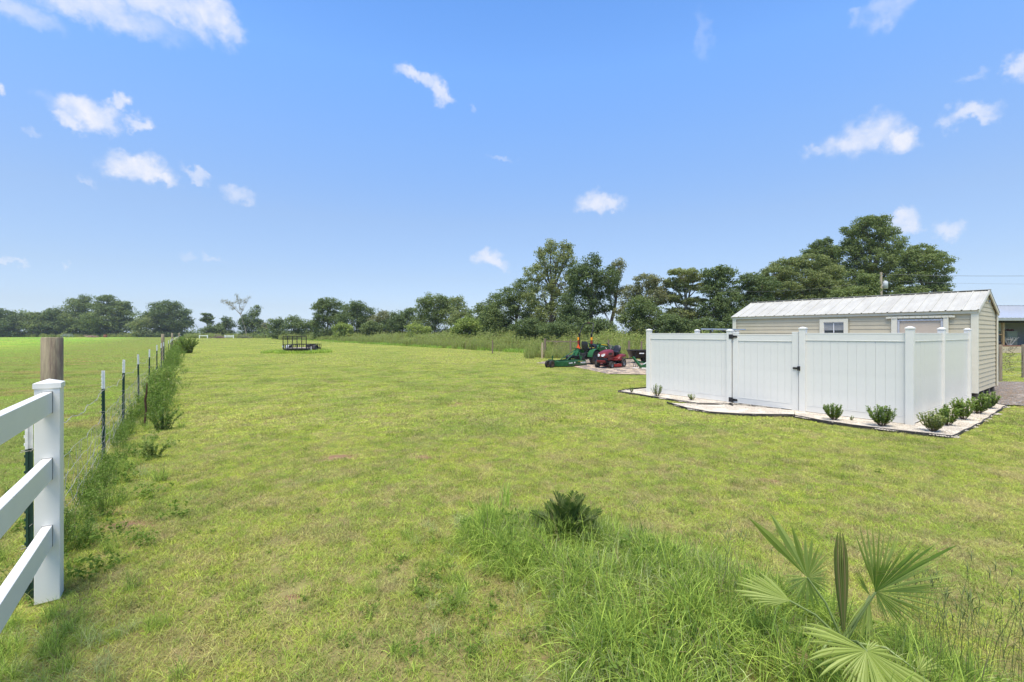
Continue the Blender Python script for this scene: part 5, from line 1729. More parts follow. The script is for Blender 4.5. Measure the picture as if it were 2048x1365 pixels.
def tractor():
    A = (4.42, 26.7); hd = heading((.70, .714))
    r = empty('compact_tractor', (A[0], A[1], 0), hd, 'green compact tractor with folding roll bar and orange warning triangle', 'tractor')
    # local: x right, y forward
    for s in (-1, 1):
        w = wheel(r, (s * .52, 0, .43), .43, .27, P_DGREY, lugs=20)
        wheel(r, (s * .50, 1.42, .29), .29, .18, P_YEL, lugs=16)
        # rear fender
        m = MB(); pr = []
        for k in range(11):
            t = radians(20 + k * 15.5); pr.append((-cos(t) * .52, .43 + sin(t) * .50))
        pr = [(-p[0], p[1]) for p in pr][::-1]
        inn = [(a * .96, .43 + (b - .43) * .955) for a, b in pr][::-1]
        m.prism(pr + inn, (s * .36, 0, 0), (s * .70, 0, 0), (0, 1, 0), (0, 0, 1))
        m.box((s * .37, .02, .62), (.02, .80, .40))
        m.build('fender', P_GREEN, r, bevel=.008)
    MB().box((.33, -.02, .985), (.16, .30, .03)).build('fender_pad', P_YEL, r, bevel=.01)
    m = MB(); m.box((0, .1, .50), (.34, .95, .34)); m.box((0, .95, .46), (.28, 1.2, .20)); m.box((0, -.38, .48), (.40, .16, .36)); m.tube([(-.5, 0, .43), (.5, 0, .43)], .07, 10); m.tube([(-.45, 1.42, .29), (.45, 1.42, .29)], .04, 8)
    m.box((0, -.47, .50), (.12, .1, .12)); m.box((.2, -.44, .62), (.1, .14, .2)); m.box((-.2, -.44, .62), (.1, .14, .2)); m.bar((.22, -.4, .60), (.30, -.95, .40), .03, .03); m.bar((-.22, -.4, .60), (-.30, -.95, .40), .03, .03)
    m.bar((.3, -.4, .35), (.3, -1.05, .40), .03, .06); m.bar((-.3, -.4, .35), (-.3, -1.05, .40), .03, .06)
    m.build('chassis', P_DGREY, r, bevel=.01)
    MB().box((0, .45, .52), (.86, .62, .04)).build('footplate', P_BLK, r, bevel=.01)
    # hood: lofted nose
    m = MB()
    m.loft([ring_sec(0, .27, .55, 1.12, .62), ring_sec(0, .275, .56, 1.13, .95), ring_sec(0, .265, .55, 1.10, 1.3), ring_sec(0, .25, .52, 1.02, 1.62), ring_sec(0, .20, .52, .92, 1.76)])
    h = m.build('hood', P_GREEN, r)
    for s in (-1, 1):
        MB().box((s * .274, 1.1, .98), (.012, .75, .035)).build('side_stripe', P_YEL, h)
        MB().lathe([(.001, .03), (.06, .02), (.07, 0), (.06, -.02)], (s * .13, 1.745, .88), (0, 1, 0), 12).build('headlight', P_LAMP, h)
    MB().box((0, 1.78, .68), (.30, .03, .26)).build('grille', P_BLK, h, bevel=.01)
    m = MB(); m.loft([ring_sec(0, .22, .60, 1.14, .46), ring_sec(0, .25, .58, 1.20, .62), ring_sec(0, .2, .9, 1.18, .74)]); m.build('dashboard', P_BLK, r)
    m = MB(); m.tube([(0, .52, 1.05), (0, .36, 1.28)], .022, 8)
    cc, ax = Vector((0, .35, 1.30)), Vector((0, -.56, .83)).normalized()
    u = Vector((1, 0, 0)); v = ax.cross(u)
    m.tube([cc + (u * cos(t) + v * sin(t)) * .17 for t in np.linspace(0, 2 * pi, 22)], .014, 6, False)
    for t in (0, 2.1, 4.2): m.tube([cc, cc + (u * cos(t) + v * sin(t)) * .17], .01, 5)
    m.build('steering_wheel', P_BLK, r)
    # seat
    m = MB()
    m.loft([ring_sec(0, .22, .86, .98, -.22, p=3.5), ring_sec(0, .235, .86, 1.0, .0, p=3.5), ring_sec(0, .22, .87, .97, .20, p=3.5)])
    m.box((0, 0, .78), (.26, .26, .16))
    m.build('seat', P_SEAT, r)
    m = MB()
    m.loft([[Vector((sx * w_, -.24 - .05 * f + th, .94 + .42 * f)) for sx, th in ((-1, 0), (-.8, -.05), (.8, -.05), (1, 0), (.8, .05), (-.8, .05))] for f, w_ in ((0, .20), (.35, .235), (.8, .22), (1, .16))])
    m.build('seat_back', P_SEAT, r)
    # roll bar, folded a little forward at its hinges
    m = MB()
    for s in (-1, 1): m.box((s * .42, -.20, 1.18), (.06, .06, 1.10))
    m.box((0, -.20, .62), (.80, .08, .1))
    m.build('roll_bar_post', P_BLK, r, bevel=.006)
    m = MB()
    for s in (-1, 1): m.box((s * .42, -.19, 1.74), (.085, .12, .13))
    m.build('roll_bar_hinge', P_BLK, r, bevel=.008)
    m = MB(); pts = []
    top, lean = 2.43, .34
    for t in np.linspace(0, 1, 15):
        a = pi * t
        sx = -cos(a); x = .42 * math.copysign(min(1, abs(sx) * 1.0) ** .55, sx) if abs(sx) > 1e-6 else 0
        zz = 1.76 + (top - 1.76) * (min(1, sin(a) * 1.15) ** .65 if sin(a) > 0 else 0)
        pts.append((x, -.19 + lean * (zz - 1.76) / (top - 1.76), zz))
    m.tube(pts, .030, 8, False)
    m.build('roll_bar_hoop', P_BLK, r)
    MB().box((0, -.19 + lean, top + .03), (.12, .05, .05)).build('roll_bar_clip', P_RUSTY, r)
    for s in (-1, 1):
        MB().box((s * .47, -.245, 1.505), (.11, .05, .17)).build('amber_light', P_AMB, r, bevel=.012)
        MB().box((s * .46, -.245, 1.30), (.13, .05, .17)).build('red_light', P_LRED, r, bevel=.012)
        MB().box((s * .47, -.2, 1.41), (.06, .05, .42)).build('light_bracket', P_BLK, r)
    # warning triangle on a bracket
    m = MB(); c = (-.40, -.34, 1.06); a = .175
    tri = [(-a, -a * .88), (a, -a * .88), (a * .14, a * .95), (-a * .14, a * .95)]
    m.prism([(p * 1.0, q) for p, q in tri], (c[0], c[1], c[2]), (c[0], c[1] + .012, c[2]), (1, 0, 0), (0, 0, 1))
    o = m.build('warning_triangle', P_LRED, r)
    m = MB(); m.prism([(p * .78, q * .78 - .006) for p, q in tri], (c[0], c[1] - .006, c[2]), (c[0], c[1] - .001, c[2]), (1, 0, 0), (0, 0, 1)); m.build('reflector', P_OR, o)
    MB().bar((-.40, -.32, .9), (-.40, -.3, .62), .03, .02).build('triangle_bracket', P_DGREY, r)
    # front loader
    for s in (-1, 1):
        m = MB(); m.box((s * .34, .78, .85), (.07, .12, .75)); m.bar((s * .36, .70, 1.18), (s * .36, 1.55, 1.10), .06, .12); m.bar((s * .36, 1.5, 1.13), (s * .36, 2.25, .62), .06, .12)
        la = m.build('loader_arm', P_GREEN, r, bevel=.006)
        MB().bar((s * .394, .85, 1.175), (s * .394, 1.50, 1.115), .006, .05).build('arm_stripe', P_YEL, la)
        m = MB(); m.tube([(s * .36, .80, .95), (s * .36, 1.5, 1.02)], .028, 8); m.tube([(s * .36, 1.5, 1.24), (s * .36, 2.0, .98)], .022, 8); m.build('cylinder', P_DGREY, la)
    m = MB()
    prof = [(0, .0), (.0, .50), (.02, .52), (.04, .50), (.05, .04), (.50, .02), (.52, .0)]
    m.prism([(a_ , b_) for a_, b_ in prof], (-.62, 2.28, .50), (.62, 2.28, .50), (0, 1, 0), (0, 0, 1))
    for s in (-1, 1): m.prism([(0, 0), (.0, .5), (.18, .36), (.50, .0)], (s * .62, 2.28, .50), (s * .60, 2.28, .50), (0, 1, 0), (0, 0, 1))
    m.build('loader_bucket', P_GREEN, r)
    return r, hd, A


P_RUSTY = pmat('red_brown_clip', (.16, .05, .04), .7)


def text_mesh(name, s, size, mat, parent, loc, rot, ext=.002):
    c = bpy.data.curves.new(name, 'FONT'); c.body = s; c.size = size; c.extrude = ext; c.align_x = 'CENTER'; c.align_y = 'CENTER'; c.offset = size * .035
    o = bpy.data.objects.new(name, c); link(o, parent)
    o.location = loc; o.rotation_euler = rot
    c.materials.append(mat)
    dg = bpy.context.evaluated_depsgraph_get()
    me = bpy.data.meshes.new_from_object(o.evaluated_get(dg))
    q = bpy.data.objects.new(name, me); link(q, parent); q.location = loc; q.rotation_euler = rot
    bpy.data.objects.remove(o)
    return q


def cutter(A, hd):
    c, s_ = cos(hd), sin(hd)
    off = Vector((0.0, -1.05, 0))
    loc = Vector((A[0], A[1], 0)) + Vector((c * off.x - s_ * off.y, s_ * off.x + c * off.y, 0))
    r = empty('rotary_cutter', loc, hd, 'green rotary cutter lying on the grass behind the tractor', 'mower deck')
    w, y0, y1 = .62, -2.15, .05
    m = MB()
    prof = [(-w, y1), (w, y1), (w, y0 + .5), (w * .55, y0), (-w * .55, y0), (-w, y0 + .5)]
    m.prism(prof, (0, 0, .29), (0, 0, .315), (1, 0, 0), (0, 1, 0))
    m.box((0, y0 * .5, .335), (.10, 1.9, .06)); m.box((-.3, y0 * .5, .33), (.05, 1.8, .05)); m.box((.3, y0 * .5, .33), (.05, 1.8, .05))
    m.build('deck', P_GREEN2, r, bevel=.006)
    m = MB()
    n = len(prof)
    for i in range(1, n):
        a, b = prof[i], prof[(i + 1) % n]
        m.bar((a[0], a[1], .185), (b[0], b[1], .185), .015, .25)
    m.build('skirt', P_GREEN2, r, bevel=.003)
    for sx in (-1, 1): MB().box((sx * (w + .01), -.85, .055), (.03, 1.9, .04)).build('skid_shoe', P_DGREY, r)
    # lettering and decals on the side skirts
    for sx, rz in ((1, pi / 2), (-1, -pi / 2)):
        text_mesh('lettering', 'WOODS', .125, P_WHITE, r, (sx * (w + .012), -.25, .20), (pi / 2, 0, rz))
        MB().box((sx * (w + .010), -1.38, .225), (.004, .34, .05)).build('decal', P_WHITE, r)
        MB().box((sx * (w + .010), -1.02, .235), (.004, .09, .07)).build('decal', P_WHITE, r)
        MB().box((sx * (w + .010), -.85, .08), (.004, .22, .045)).build('reflector', P_LRED, r)
        MB().box((sx * (w + .010), -.5, .285), (.004, .45, .015)).build('stripe', P_YEL, r)
    # hitch frame
    m = MB()
    for sx in (-1, 1):
        m.bar((sx * .30, .0, .32), (sx * .06, .05, .95), .055, .03)
        m.bar((sx * .06, .05, .93), (sx * .22, -1.2, .36), .05, .025)
        m.bar((sx * .30, .0, .32), (sx * .30, .12, .55), .05, .03)
    m.box((0, .05, .95), (.18, .06, .08))
    m.bar((0, .05, .95), (0, -.42, 1.0), .05, .04)
    m.build('hitch_frame', P_GREEN2, r, bevel=.004)
    m = MB(); m.bar((0.05, -.3, .45), (.05, -1.7, .36), .04, .03); m.build('brace', P_BLK, r)
    m = MB(); m.lathe([(.001, -.16), (.13, -.15), (.16, -.05), (.16, .06), (.10, .14), (.001, .15)], (0, -.75, .47), (0, 0, 1), 14); m.tube([(0, -.75, .50), (0, -.50, .52)], .09, 10); m.tube([(0, -.5, .52), (0, .45, .50)], .045, 8); m.tube([(0, -.5, .52), (0, -.28, .52)], .075, 10); m.tube([(0, .25, .50), (0, .45, .50)], .075, 10)
    m.build('gearbox', P_BLK, r)
    # tail wheels in a fork
    m = MB()
    m.bar((0, y0 + .15, .36), (0, y0 - .25, .42), .12, .05); m.box((0, y0 - .02, .48), (.05, .05, .30))
    m.bar((.13, y0 - .25, .42), (.13, y0 - .42, .17), .02, .06); m.bar((-.0, y0 - .25, .42), (.0, y0 - .42, .17), .02, .06)
    m.box((.06, y0 - .25, .42), (.3, .06, .05))
    m.build('tail_fork', P_GREEN2, r, bevel=.004)
    for x in (.06, .34):
        wheel(r, (x - .05, y0 - .42, .20), .20, .11, P_RUSTM, 'tail_wheel')
    return r


P_RUSTM = pmat('rusty_wheel', (.10, .06, .035), .9)


def mower():
    f = (.0 - .64, -.77)
    c = (5.22, 24.15)
    r = empty('riding_mower', (c[0], c[1], 0), heading(f), 'dark red riding lawn mower with black seat parked in front of the tractor', 'lawn mower')
    hy = .66      # front axle forward of centre
    for s in (-1, 1):
        wheel(r, (s * .40, hy, .19), .19, .15, P_RIMG, 'front_wheel')
        wheel(r, (s * .41, -.62, .25), .25, .22, P_RIMG, 'rear_wheel')
    m = MB(); m.box((0, .0, .34), (.36, 1.55, .10)); m.tube([(-.34, hy, .20), (.34, hy, .20)], .03, 8); m.box((0, hy, .28), (.12, .14, .16)); m.tube([(-.3, -.62, .25), (.3, -.62, .25)], .05, 8); m.box((0, -.60, .36), (.34, .40, .22))
    m.build('chassis', P_BLK, r, bevel=.008)
    # hood
    m = MB()
    def sec(y, hw, z0, z1): return ring_sec(0, hw, z0, z1, y, 16, 3.2)
    m.loft([sec(.12, .27, .56, .98), sec(.30, .275, .55, .985), sec(.62, .27, .53, .93), sec(.88, .255, .51, .85), sec(.99, .22, .51, .78), sec(1.03, .16, .53, .72)])
    h = m.build('hood', P_RED, r)
    m = MB(); m.loft([sec(.80, .262, .38, .56), sec(.98, .24, .38, .58), sec(1.045, .19, .40, .60)]); m.build('grille', P_BLK, h)
    m = MB(); m.box((0, 1.0, .40), (.46, .14, .09)); m.box((0, .9, .34), (.40, .2, .08)); m.build('bumper', P_RED, h, bevel=.02)
    for s in (-1, 1):
        m = MB(); m.loft([[Vector((s * (.13 + .085 * cos(t)) , 1.0 + (0.085 if e else -.06) - .10 * max(0, cos(t)) * 1.0, .70 + .06 * sin(t) + .02 * cos(t))) for t in np.linspace(0, 2 * pi, 12, endpoint=False)] for e in (0, 1)])
        m.build('headlight', P_LAMP, h)
        m = MB(); m.box((s * .272, .52, .76), (.012, .34, .10)); m.build('side_vent', P_BLK, h, bevel=.02)
        m = MB(); m.box((s * .19, .42, .50), (.10, .52, .16)); m.build('side_panel', P_RED, h, bevel=.02)
    m = MB(); m.loft([sec(-.02, .22, .52, .92), sec(.08, .26, .50, 1.0), sec(.15, .25, .56, .97)]); m.build('dashboard', P_BLK, r)
    m = MB(); m.tube([(0, .05, .92), (0, -.10, 1.10)], .025, 8)
    cc, ax = Vector((0, -.11, 1.11)), Vector((0, -.5, .86)).normalized(); u = Vector((1, 0, 0)); v = ax.cross(u)
    m.tube([cc + (u * cos(t) + v * sin(t)) * .175 for t in np.linspace(0, 2 * pi, 22)], .017, 6, False)
    for t in (.5, 2.6, 4.7): m.tube([cc, cc + (u * cos(t) + v * sin(t)) * .175], .014, 5)
    m.build('steering_wheel', P_TANK, r)
    # footrests, rear body with fenders
    m = MB(); m.box((0, -.08, .42), (.80, .52, .05)); m.build('footrest', P_RED, r, bevel=.02)
    m = MB()
    def sec2(y, hw, z0, z1): return ring_sec(0, hw, z0, z1, y, 16, 5)
    m.loft([sec2(-.22, .40, .42, .50), sec2(-.34, .43, .42, .62), sec2(-.48, .46, .48, .70), sec2(-.75, .47, .54, .73), sec2(-.95, .45, .52, .70), sec2(-1.02, .38, .52, .64)])
    m.build('rear_fender', P_RED, r)
    for s in (-1, 1):
        m = MB(); m.box((s * .425, -.30, .44), (.10, .24, .10)); m.build('fender_lip', P_RED, r, bevel=.03)
    m = MB(); m.box((0, -.45, .72), (.36, .34, .10)); m.build('seat_base', P_BLK, r, bevel=.02)
    m = MB(); m.loft([ring_sec(0, .20, .77, .86, -.22, 14, 3.2), ring_sec(0, .25, .76, .88, -.40, 14, 3.2), ring_sec(0, .25, .76, .88, -.58, 14, 3.2), ring_sec(0, .20, .77, .86, -.68, 14, 3.2)])
    m.build('seat', P_SEAT, r)
    m = MB()
    R_ = []
    for f_, hw, th in ((0, .19, .05), (.2, .235, .06), (.55, .245, .06), (.85, .20, .05), (1.0, .12, .03)):
        R_.append([Vector((cos(t) * hw, -.70 - .10 * f_ + sin(t) * th, .82 + .36 * f_)) for t in np.linspace(0, 2 * pi, 16, endpoint=False)])
    m.loft(R_); m.build('seat_back', P_SEAT, r)
    # mowing deck
    m = MB(); m.prism([(-.56, -.25), (.40, -.25), (.52, -.05), (.50, .30), (-.0, .46), (-.50, .30), (-.62, .0)], (0, 0, .10), (0, 0, .22), (1, 0, 0), (0, 1, 0))
    m.build('mowing_deck', P_RED2, r, bevel=.02)
    m = MB(); m.lathe([(.001, .06), (.10, .05), (.14, 0), (.14, -.02)], (.25, .08, .24), (0, 0, 1), 12); m.lathe([(.001, .06), (.10, .05), (.14, 0), (.14, -.02)], (-.28, .08, .24), (0, 0, 1), 12); m.build('blade_housing', P_BLK, r)
    MB().box((.05, -.98, .60), (.5, .012, .05)).build('decal', P_WHITE, r)


def dump_cart():
    r = empty('dump_cart', (8.05, 27.9, 0), radians(8), 'black plastic tipping garden cart behind the mower, half hidden by the fence', 'garden cart')
    m = MB()
    rings = []
    L0, W0 = .95, .50
    def rr(hx, hy, z): return [Vector((math.copysign(abs(cos(t)) ** .35, cos(t)) * hx, math.copysign(abs(sin(t)) ** .35, sin(t)) * hy, z)) for t in np.linspace(.001, 2 * pi + .001, 24, endpoint=False)]
    for hx, hy, z in ((L0 * .74, W0 * .75, .36), (L0 * .80, W0 * .82, .38), (L0, W0, .78), (L0 + .04, W0 + .04, .79), (L0 + .04, W0 + .04, .82), (L0 - .02, W0 - .02, .82), (L0 * .78, W0 * .78, .42)):
        rings.append(rr(hx, hy, z))
    m.loft(rings); m.build('tub', P_BLK, r)
    for k in (-.7, -.35, 0, .35, .7): MB().box((k, -W0 * .93, .56), (.045, .04, .32)).build('rib', P_BLK, r)
    MB().box((-.32, -W0 * .945 - .02, .62), (.30, .012, .06)).build('label_plate', P_WHITE, r)
    for s in (-1, 1): wheel(r, (.25, s * .44, .22), .22, .13, P_RIMG, axis=(0, 1, 0))
    m = MB(); m.tube([(.25, -.44, .22), (.25, .44, .22)], .03, 8); m.bar((-.9, 0, .30), (.6, 0, .34), .06, .06); m.bar((-1.25, 0, .26), (-.8, 0, .30), .05, .05); m.bar((-.5, -.2, .34), (-.72, -.2, .03), .03, .03)
    m.build('frame', P_DGREY, r)


def scraper():
    g = G(1283, 738.0)
    r = empty('box_scraper', (g.x, g.y, 0), radians(-20), 'green angled implement with pale struts lying at the edge of the gravel', 'farm implement')
    m = MB()
    m.bar((-.45, .25, .58), (-.02, -.1, .10), .09, .11); m.bar((-.02, -.1, .10), (.62, .25, .42), .09, .12); m.bar((-.35, .3, .40), (.3, .4, .25), .06, .07)
    m.bar((-.02, -.1, .08), (.25, .5, .12), .07, .07); m.bar((.10, .05, .14), (.6, .6, .14), .07, .07)
    m.build('frame', P_GREEN2, r, bevel=.008)
    m = MB(); m.prism([(0, 0), (.30, .03), (.34, .18), (.02, .12)], (-.05, -.15, .05), (-.05, .02, .05), (1, 0, 0), (0, 0, 1)); m.prism([(0, 0), (.26, .03), (.28, .14), (.02, .10)], (.30, .05, .12), (.30, .2, .12), (1, 0, 0), (0, 0, 1))
    m.build('blade', P_GREEN2, r)
    m = MB(); m.bar((-.42, -.05, .05), (-.12, -.1, .05), .05, .035); m.bar((.02, -.16, .05), (.34, -.16, .05), .05, .04); m.bar((.10, -.05, .22), (.42, .1, .45), .03, .05)
    m.build('strut', P_WHITE, r)
    m = MB()
    for k in range(4): m.tube([(-.38 + k * .1, .18 - k * .07, .36 - k * .1), (-.42 + k * .1, .12 - k * .07, .06)], .014, 5)
    m.build('tine', P_DGREY, r)


def trailer():
    Y = 41.2
    x0 = (567 - CXP) / F * Y; W_ = 2.08; Ld = 3.3
    r = empty('utility_trailer', (x0, Y, 0), radians(1.5), 'black open utility trailer with upright mesh ramp gate standing in long grass', 'trailer')
    M_K = pmat('trailer_black', (.022, .020, .022), .6, var=.3, col2=(.06, .05, .05), f2=(.5, .7))
    M_D = pmat('trailer_deck_board', (.36, .31, .25), .9, var=.2, stretch=(1, 6, 1))
    zb, zt = .44, .78
    m = MB(); m.box((W_ / 2, 0, zb - .05), (W_, .09, .12)); m.box((W_ / 2, Ld, zb - .05), (W_, .09, .12))
    for x in (0, W_): m.box((x, Ld / 2, zb - .05), (.08, Ld - .1, .12))
    for k in range(1, 5): m.box((W_ / 2, Ld * k / 5, zb - .07), (W_ - .1, .05, .06))
    m.build('chassis', M_K, r)
    for k in range(12):
        MB().box((.10 + (W_ - .2) * (k + .5) / 12, Ld / 2, zb + .02), ((W_ - .2) / 12 - .012, Ld - .12, .035)).build('deck_board', M_D, r)
    for x in (0, W_):
        m = MB(); m.box((x, Ld / 2, zt), (.055, Ld, .055)); m.build('side_rail', M_K, r)
        for k in range(9): MB().box((x, Ld * k / 8, (zb + zt) / 2), (.045, .045, zt - zb - .05)).build('rail_post', M_K, r)
    MB().box((W_ / 2, Ld, zt), (W_ - .05, .055, .055)).build('front_rail', M_K, r)
    for k in range(1, 6): MB().box((W_ * k / 6, Ld, (zb + zt) / 2), (.045, .045, zt - zb - .05)).build('rail_post', M_K, r)
    # ramp gate at the tail
    g = MB(); h0, h1 = .42, 1.545
    for k in range(6): g.box((W_ * k / 5, -.09, (h0 + h1) / 2), (.055, .05, h1 - h0))
    g.box((W_ / 2, -.09, h1 + .01), (W_ + .055, .055, .055)); g.box((W_ / 2, -.09, h0), (W_ + .055, .055, .05)); g.box((W_ / 2, -.092, .80), (W_, .03, .03))
    gt = g.build('ramp_gate', M_K, r)
    m = MB()
    for k in range(34): m.tube([(W_ * k / 33, -.09, h0), (W_ * k / 33, -.09, h1)], .0035, 3, False)
    for k in range(18): m.tube([(0, -.09, h0 + (h1 - h0) * k / 17), (W_, -.09, h0 + (h1 - h0) * k / 17)], .0035, 3, False)
    o = m.build('mesh', M_K, gt); o['kind'] = 'stuff'
    for s, x in ((-1, -.18), (1, W_ + .18)):
        wheel(r, (x, Ld * .45, .33), .33, .2, P_RIMG)
        pr = [(-.45, .38), (-.38, .62), (-.2, .73), (.2, .73), (.38, .62), (.45, .38), (.41, .38), (.35, .60), (.18, .69), (-.18, .69), (-.35, .60), (-.41, .38)]
        m = MB(); m.prism([(a + Ld * .45, b) for a, b in pr], (x - .13, 0, 0), (x + .13, 0, 0), (0, 1, 0), (0, 0, 1))
        m.build('mudguard', M_K if s > 0 else pmat('pale_mudguard', (.40, .43, .47), .5), r)
    m = MB(); m.box((-.02, -.02, .64), (.16, .1, .16)); m.build('tail_light', P_LAMP, r)
    m = MB(); m.bar((.1, Ld, .36), (W_ / 2, Ld + 1.2, .36), .08, .1); m.bar((W_ - .1, Ld, .36), (W_ / 2, Ld + 1.2, .36), .08, .1); m.build('drawbar', M_K, r)
    m = MB(); m.tube([(W_ + .15, .6, .10), (W_ + .15, .6, .62)], .035, 8); m.box((W_ + .15, .6, .08), (.16, .16, .04)); m.bar((W_ + .15, .6, .34), (W_, .8, .40), .05, .05); m.build('jack', P_WHITE, r)
    m = MB(); m.box((W_ * .80, Ld * .55, .62), (.7, .5, .28)); q = m.build('storage_box', M_K, None, bevel=.02)
    q.location = (x0, Y, 0); q.rotation_euler = (0, 0, radians(1.5)); tag(q, 'small dark box lying on the trailer deck', 'box')


TR, HD, TA = tractor()
cutter(TA, HD)
mower()
dump_cart()
scraper()
trailer()
# ------------------------------------------------------------------ planted shrubs in the shell bed
M_SHR = leafmat('shrub_leaf', (.10, .17, .035), (.21, .30, .06), .35, rough=.45, spec=.25)
M_SHR2 = leafmat('shrub_leaf_olive', (.14, .19, .05), (.27, .32, .10), .35, rough=.45, spec=.25)
M_STEM = pmat('shrub_stem', (.12, .09, .06), .9)


def bed_shrub(px, py, top, wpx, mat, seed, label, stems=34, per=16, name='shrub'):
    g = G(px, py, .035)
    k = g.y / F
    h = (py - top) * k; w = wpx * k / 2
    r = np.random.default_rng(seed)
    root = empty(name, g, 0, label, 'shrub', 'young shrubs planted in the shell bed')
    st, C, D = MB(), [], []
    for i in range(stems):
        a = r.uniform(0, 2 * pi); t = r.uniform(0, 1) ** .6
        ln = h * r.uniform(.62, 1.0) * (1 - .18 * t)
        e = Vector((cos(a) * w * .92 * t, sin(a) * w * .92 * t, ln))
        b = Vector((cos(a) * w * .12, sin(a) * w * .12, 0))
        mid = b.lerp(e, .5) + Vector((cos(a) * w * .10, sin(a) * w * .10, -.02 * h))
        st.tube([b, mid, e], [.005, .0035, .0015], 4, False)
        for f in np.linspace(.22, 1, per):
            p = b.lerp(mid, f * 2) if f < .5 else mid.lerp(e, f * 2 - 1)
            for q in range(3):
                C.append(tuple(p)); D.append((e - mid).normalized())
    C = np.array(C); D = np.array([tuple(d) for d in D]); n = len(C)
    out = r.normal(size=(n, 3)); out -= D * (out * D).sum(1)[:, None]; out /= np.linalg.norm(out, axis=1)[:, None]
    ax = out * .75 + D * .65; ax /= np.linalg.norm(ax, axis=1)[:, None]
    sd = np.cross(ax, D); sd /= np.linalg.norm(sd, axis=1)[:, None]
    s = (.036 * r.uniform(.7, 1.3, n) * (h / .35) ** .5)[:, None]
    V = np.stack([C, C + ax * s * .5 + sd * s * .28, C + ax * s, C + ax * s * .5 - sd * s * .28], 1).reshape(-1, 3)
    T = np.repeat(np.clip(.35 * r.uniform(0, 1, n) + .65 * np.repeat(r.uniform(0, 1, n // 3 // per), 3 * per), 0, 1), 4)
    link(bpy.data.objects.new('foliage', np_mesh('foliage', V, np.arange(4 * n).reshape(n, 4), mat, T)), root)
    st.build('stems', M_STEM, root)


for a in ((1314.5, 793, 768, 25, M_SHR2, 1, 'small twiggy olive shrub at the left end of the shell bed', 16, 11),
          (1384, 801, 787, 19, M_SHR2, 2, 'smallest upright shrub between the twiggy one and the gate', 13, 9),
          (1263, 785, 774, 12, M_SHR, 3, 'tiny dark green plant at the left tip of the bed', 9, 7),
          (1668, 841, 806, 40, M_SHR, 4, 'rounded green shrub just right of the gate latch post'),
          (1763, 853, 806, 50, M_SHR, 5, 'spreading green shrub before the middle of the right fence panel'),
          (1866, 864, 822, 52, M_SHR2, 6, 'wide yellowish shrub at the corner, nearest of the row on the side bed'),
          (1896, 852, 808, 40, M_SHR, 7, 'tall leafy shrub directly behind the wide yellowish corner shrub'),
          (1927, 840, 791, 44, M_SHR, 8, 'taller shrub beneath the middle post of the fence side'),
          (1956, 828, 788, 40, M_SHR, 9, 'shrub below the last fence post, left of the endmost one'),
          (1977, 817, 781, 38, M_SHR, 10, 'endmost shrub beside the corner of the shed'),
          (1702, 841, 832, 14, M_SHR, 11, 'tiny weed seedling right of the rounded green shrub', 8, 5)):
    bed_shrub(*a)


# ------------------------------------------------------------------ tall soft weed bush by the far wire fence, seedling in the lawn
def spray_bush(name, lab, base, h, w, n, mat, size, seed, cat='bush'):
    r = np.random.default_rng(seed)
    root = empty(name, base, 0, lab, cat)
    st, C, R = MB(), [], []
    for i in range(n):
        a = r.uniform(0, 6.28); t = r.uniform(.1, 1)
        e = Vector((cos(a) * w * t, sin(a) * w * t, h * r.uniform(.6, 1) * (1 - .25 * t)))
        mid = Vector((e.x * .35, e.y * .35, e.z * .6))
        bo = Vector((cos(a), sin(a), 0)) * w * .35 * t; mid = mid + bo * .6
        st.tube([bo, mid, e], [h * .012, h * .008, h * .003], 4, False)
        for f in np.linspace(.0, 1, 10):
            p = (bo.lerp(mid, .06 + f * 1.88) if f < .5 else mid.lerp(e, (f - .5) * 2)); C.append(tuple(p)); R.append(h * .05 * r.uniform(.7, 1.3))
    V, Q, T = leaf_cloud(np.array(C), np.array(R), 9, size, 1.0, r, asp=.3, up=.2, surf=.2)
    link(bpy.data.objects.new('foliage', np_mesh('foliage', V, Q, mat, T)), root)
    st.build('stems', M_STEM, root)


M_WB = leafmat('weed_bush_leaf', (.10, .16, .035), (.21, .28, .065), .4)
spray_bush('weed_bush', 'tall feathery weed bush leaning over the lawn at the far wire fence', (-29.6, 41.5, 0), 1.7, 1.1, 46, M_WB, .15, 61)
spray_bush('weed_bush', 'bushy weed right beside the third steel fence post', (-9.3, 11.9, 0), .62, .36, 16, LM['bright'], .07, 62)
spray_bush('weed_bush', 'shorter bushy weed between the fourth and fifth steel posts', (-11.5, 15.0, 0), .80, .45, 18, LM['bright'], .08, 63)
spray_bush('weed_bush', 'dark leafy weed before the second steel fence post', (-6.6, 8.6, 0), .5, .35, 20, M_SHR, .05, 64)
spray_bush('weed_bush', 'small light green weed at the foot of the first steel post', (-5.2, 6.6, 0), .30, .25, 16, LM['bright'], .045, 65)
g_ = G(1010, 1015)
V_, q_, t_, T_ = blades(46, .06, .16, .36, .007, lean=.45, segs=5, droop=.25, rng=np.random.default_rng(66))
so_ = bpy.data.objects.new('grass_tuft', np_mesh('grass_tuft', V_, [q_, t_], blademat('tuft_pale', 1.0, .05, .45, own=((.20, .31, .05), (.38, .46, .10))), T_))
so_.location = (g_.x, g_.y, 0); link(so_); tag(so_, 'thin upright bright grass tuft standing alone left of the cycad', 'grass tuft')


